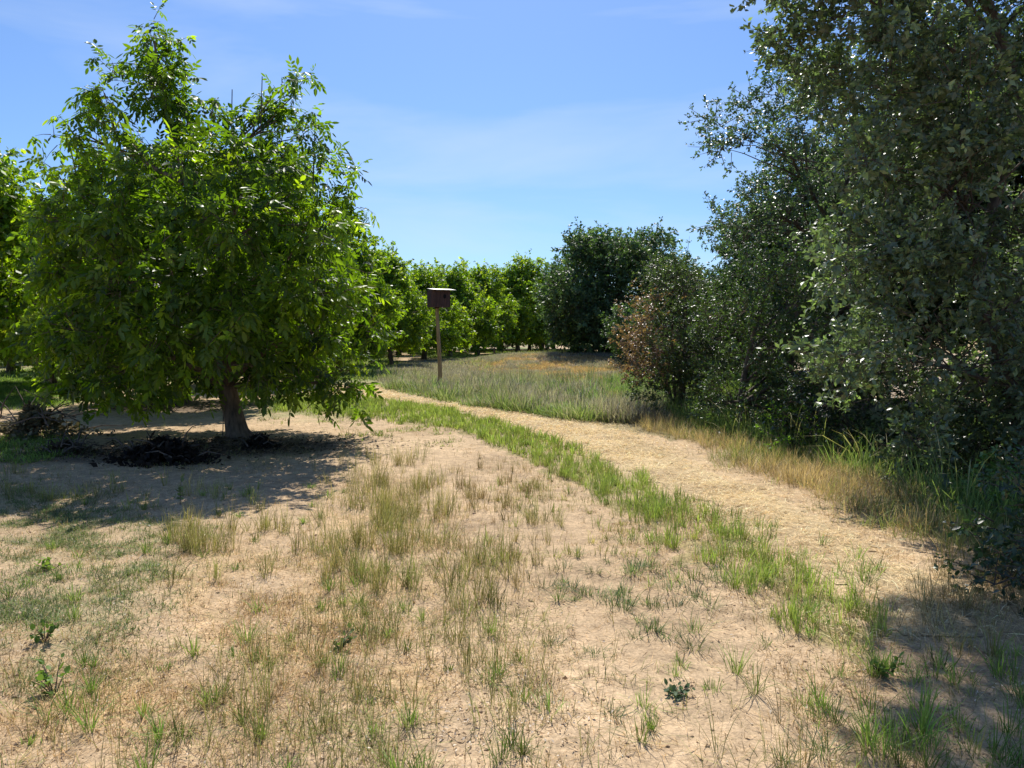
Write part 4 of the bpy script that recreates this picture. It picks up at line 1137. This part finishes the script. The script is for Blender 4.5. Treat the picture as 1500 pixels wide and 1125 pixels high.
weed('rosette weed of blue green leaves on the right track', 990, 1020, .08, 9, .030, ((.07, .12, .06), (.11, .17, .08)), 95, 1.2)
weed('yellow green low weed among the lawn patches at left', 75, 835, .10, 8, .035, ((.18, .27, .05), (.24, .34, .07)), 96, .9)
weed('leafy weed in the half shade near the lower right corner', 1295, 990, .13, 8, .034, LG, 97)

# nest box on its pole
pb = gat(645, 562); pz = float(height(pb[0], pb[1]))
NB = A([pb[0], pb[1], pz])
root = empty('nest_box', NB, 'reddish wooden owl nest box on a tall pale pole in the meadow', 'nest box')
D0 = pb[1]
top = at(640.5, 450, D0) - NB
t = np.linspace(0, 1, 12)[:, None]; P = A([0, 0, -.1]) * (1 - t) + (top + A([0, 0, .05])) * t; P[:, 0] += .012 * np.sin(t[:, 0] * 5)
V, Fc = tubes(P[None], np.interp(t[:, 0], [0, 1], [.074, .058])[None], 12)
mesh_np('pole', V, Fc, M_POLE, root, smooth=True)
def boxmesh(cx, cy, cz, sx, sy, sz, bev=.006):
    import bmesh
    bm = bmesh.new(); bmesh.ops.create_cube(bm, size=1)
    for v in bm.verts: v.co = (v.co.x * sx + cx, v.co.y * sy + cy, v.co.z * sz + cz)
    bmesh.ops.bevel(bm, geom=bm.edges[:], offset=bev, segments=1, affect='EDGES'); return bm
def bmobj(name, bm, mat, parent):
    me = bpy.data.meshes.new(name); bm.to_mesh(me); bm.free(); me.materials.append(mat)
    o = bpy.data.objects.new(name, me); COL.objects.link(o); o.parent = parent; return o
import bmesh
BWd, BDp, BHt = .66, .46, .56
bz = top[2]; rot = radians(24)
ctr = A([at(642.5, 437, D0)[0] - NB[0], 0, bz + BHt / 2])
def boards(nb, w, h, thick, bow=.002):
    """a face of vertical boards with narrow gaps, in x-z plane centred at origin"""
    bm = bmesh.new(); bw = w / nb
    for i in range(nb):
        b = boxmesh(-w / 2 + bw * (i + .5), bow * ((i % 2) * 2 - 1), 0, bw - .004, thick, h, .003)
        me = bpy.data.meshes.new('tmp'); b.to_mesh(me); b.free(); bm.from_mesh(me); bpy.data.meshes.remove(me)
    return bm
def panel(name, nb, w, h, off, rz, mat):
    o = bmobj(name, boards(nb, w, h, .022), mat, root)
    R = rotz(rot); p = ctr + R @ A(off); o.location = p; o.rotation_euler = (0, 0, rot + rz); return o
fp = panel('front_panel', 4, BWd, BHt, (0, -BDp / 2, 0), 0, M_BOX)
panel('back_panel', 4, BWd, BHt, (0, BDp / 2, 0), 0, M_BOX)
panel('side_panel', 3, BDp - .03, BHt, (-BWd / 2 + .012, 0, 0), math.pi / 2, M_BOXSIDE)
panel('side_panel', 3, BDp - .03, BHt, (BWd / 2 - .012, 0, 0), math.pi / 2, M_BOXSIDE)
fl = bmobj('floor_panel', boxmesh(0, 0, 0, BWd - .03, BDp - .03, .02), M_BOX, root); fl.location = ctr - A([0, 0, BHt / 2 - .012]); fl.rotation_euler = (0, 0, rot)
# entrance hole: a near-black disc on the front, painting the shade inside
bm = bmesh.new(); bmesh.ops.create_cone(bm, cap_ends=True, segments=20, radius1=.052, radius2=.052, depth=.012)
for v in bm.verts: v.co.y *= 1.35
ho = bmobj('entrance_hole', bm, M_HOLE, fp); ho.rotation_euler = (math.pi / 2, 0, 0); ho.location = (.13, -.016, .07)
rf = bmobj('roof', boxmesh(0, 0, 0, .80, .66, .018, .004), M_ROOF, root)
rf.location = ctr + rotz(rot) @ A([.09, -.05, BHt / 2 + .03]); rf.rotation_euler = (radians(6), 0, rot)
rl = bmobj('perch_rail', boxmesh(0, 0, 0, .16, .16, .05), M_BOXSIDE, root); rl.location = top + A([0, 0, -.02])

def stake(label, base, h, r, mat, lean=(0, 0)):
    c = A([base[0], base[1], float(height(base[0], base[1]))])
    t = np.linspace(0, 1, 6)[:, None]; P = A([0, 0, -.08]) * (1 - t) + A([lean[0], lean[1], h]) * t
    rr = np.full(6, r); V, Fc = tubes(P[None], rr[None], 8)
    capV, capF = tubes(A([[P[-1], P[-1] + [0, 0, r * .8]]]), A([[r, r * .1]]), 8)
    V, Fc = merge([(V, Fc), (capV, capF)])
    o = mesh_np('stake', V, Fc, mat, smooth=True); o.location = c; return tag(o, label, 'stake')
gp = gat(326, 640); stake('thin dark irrigation stake just left of the near walnut trunk', gp, .33, .008, M_PLASTIC, (.02, 0))
gp = gat(724, 529); stake('short weathered post in the dry grass beyond the meadow', gp, .62, .06, M_OAKBARK)
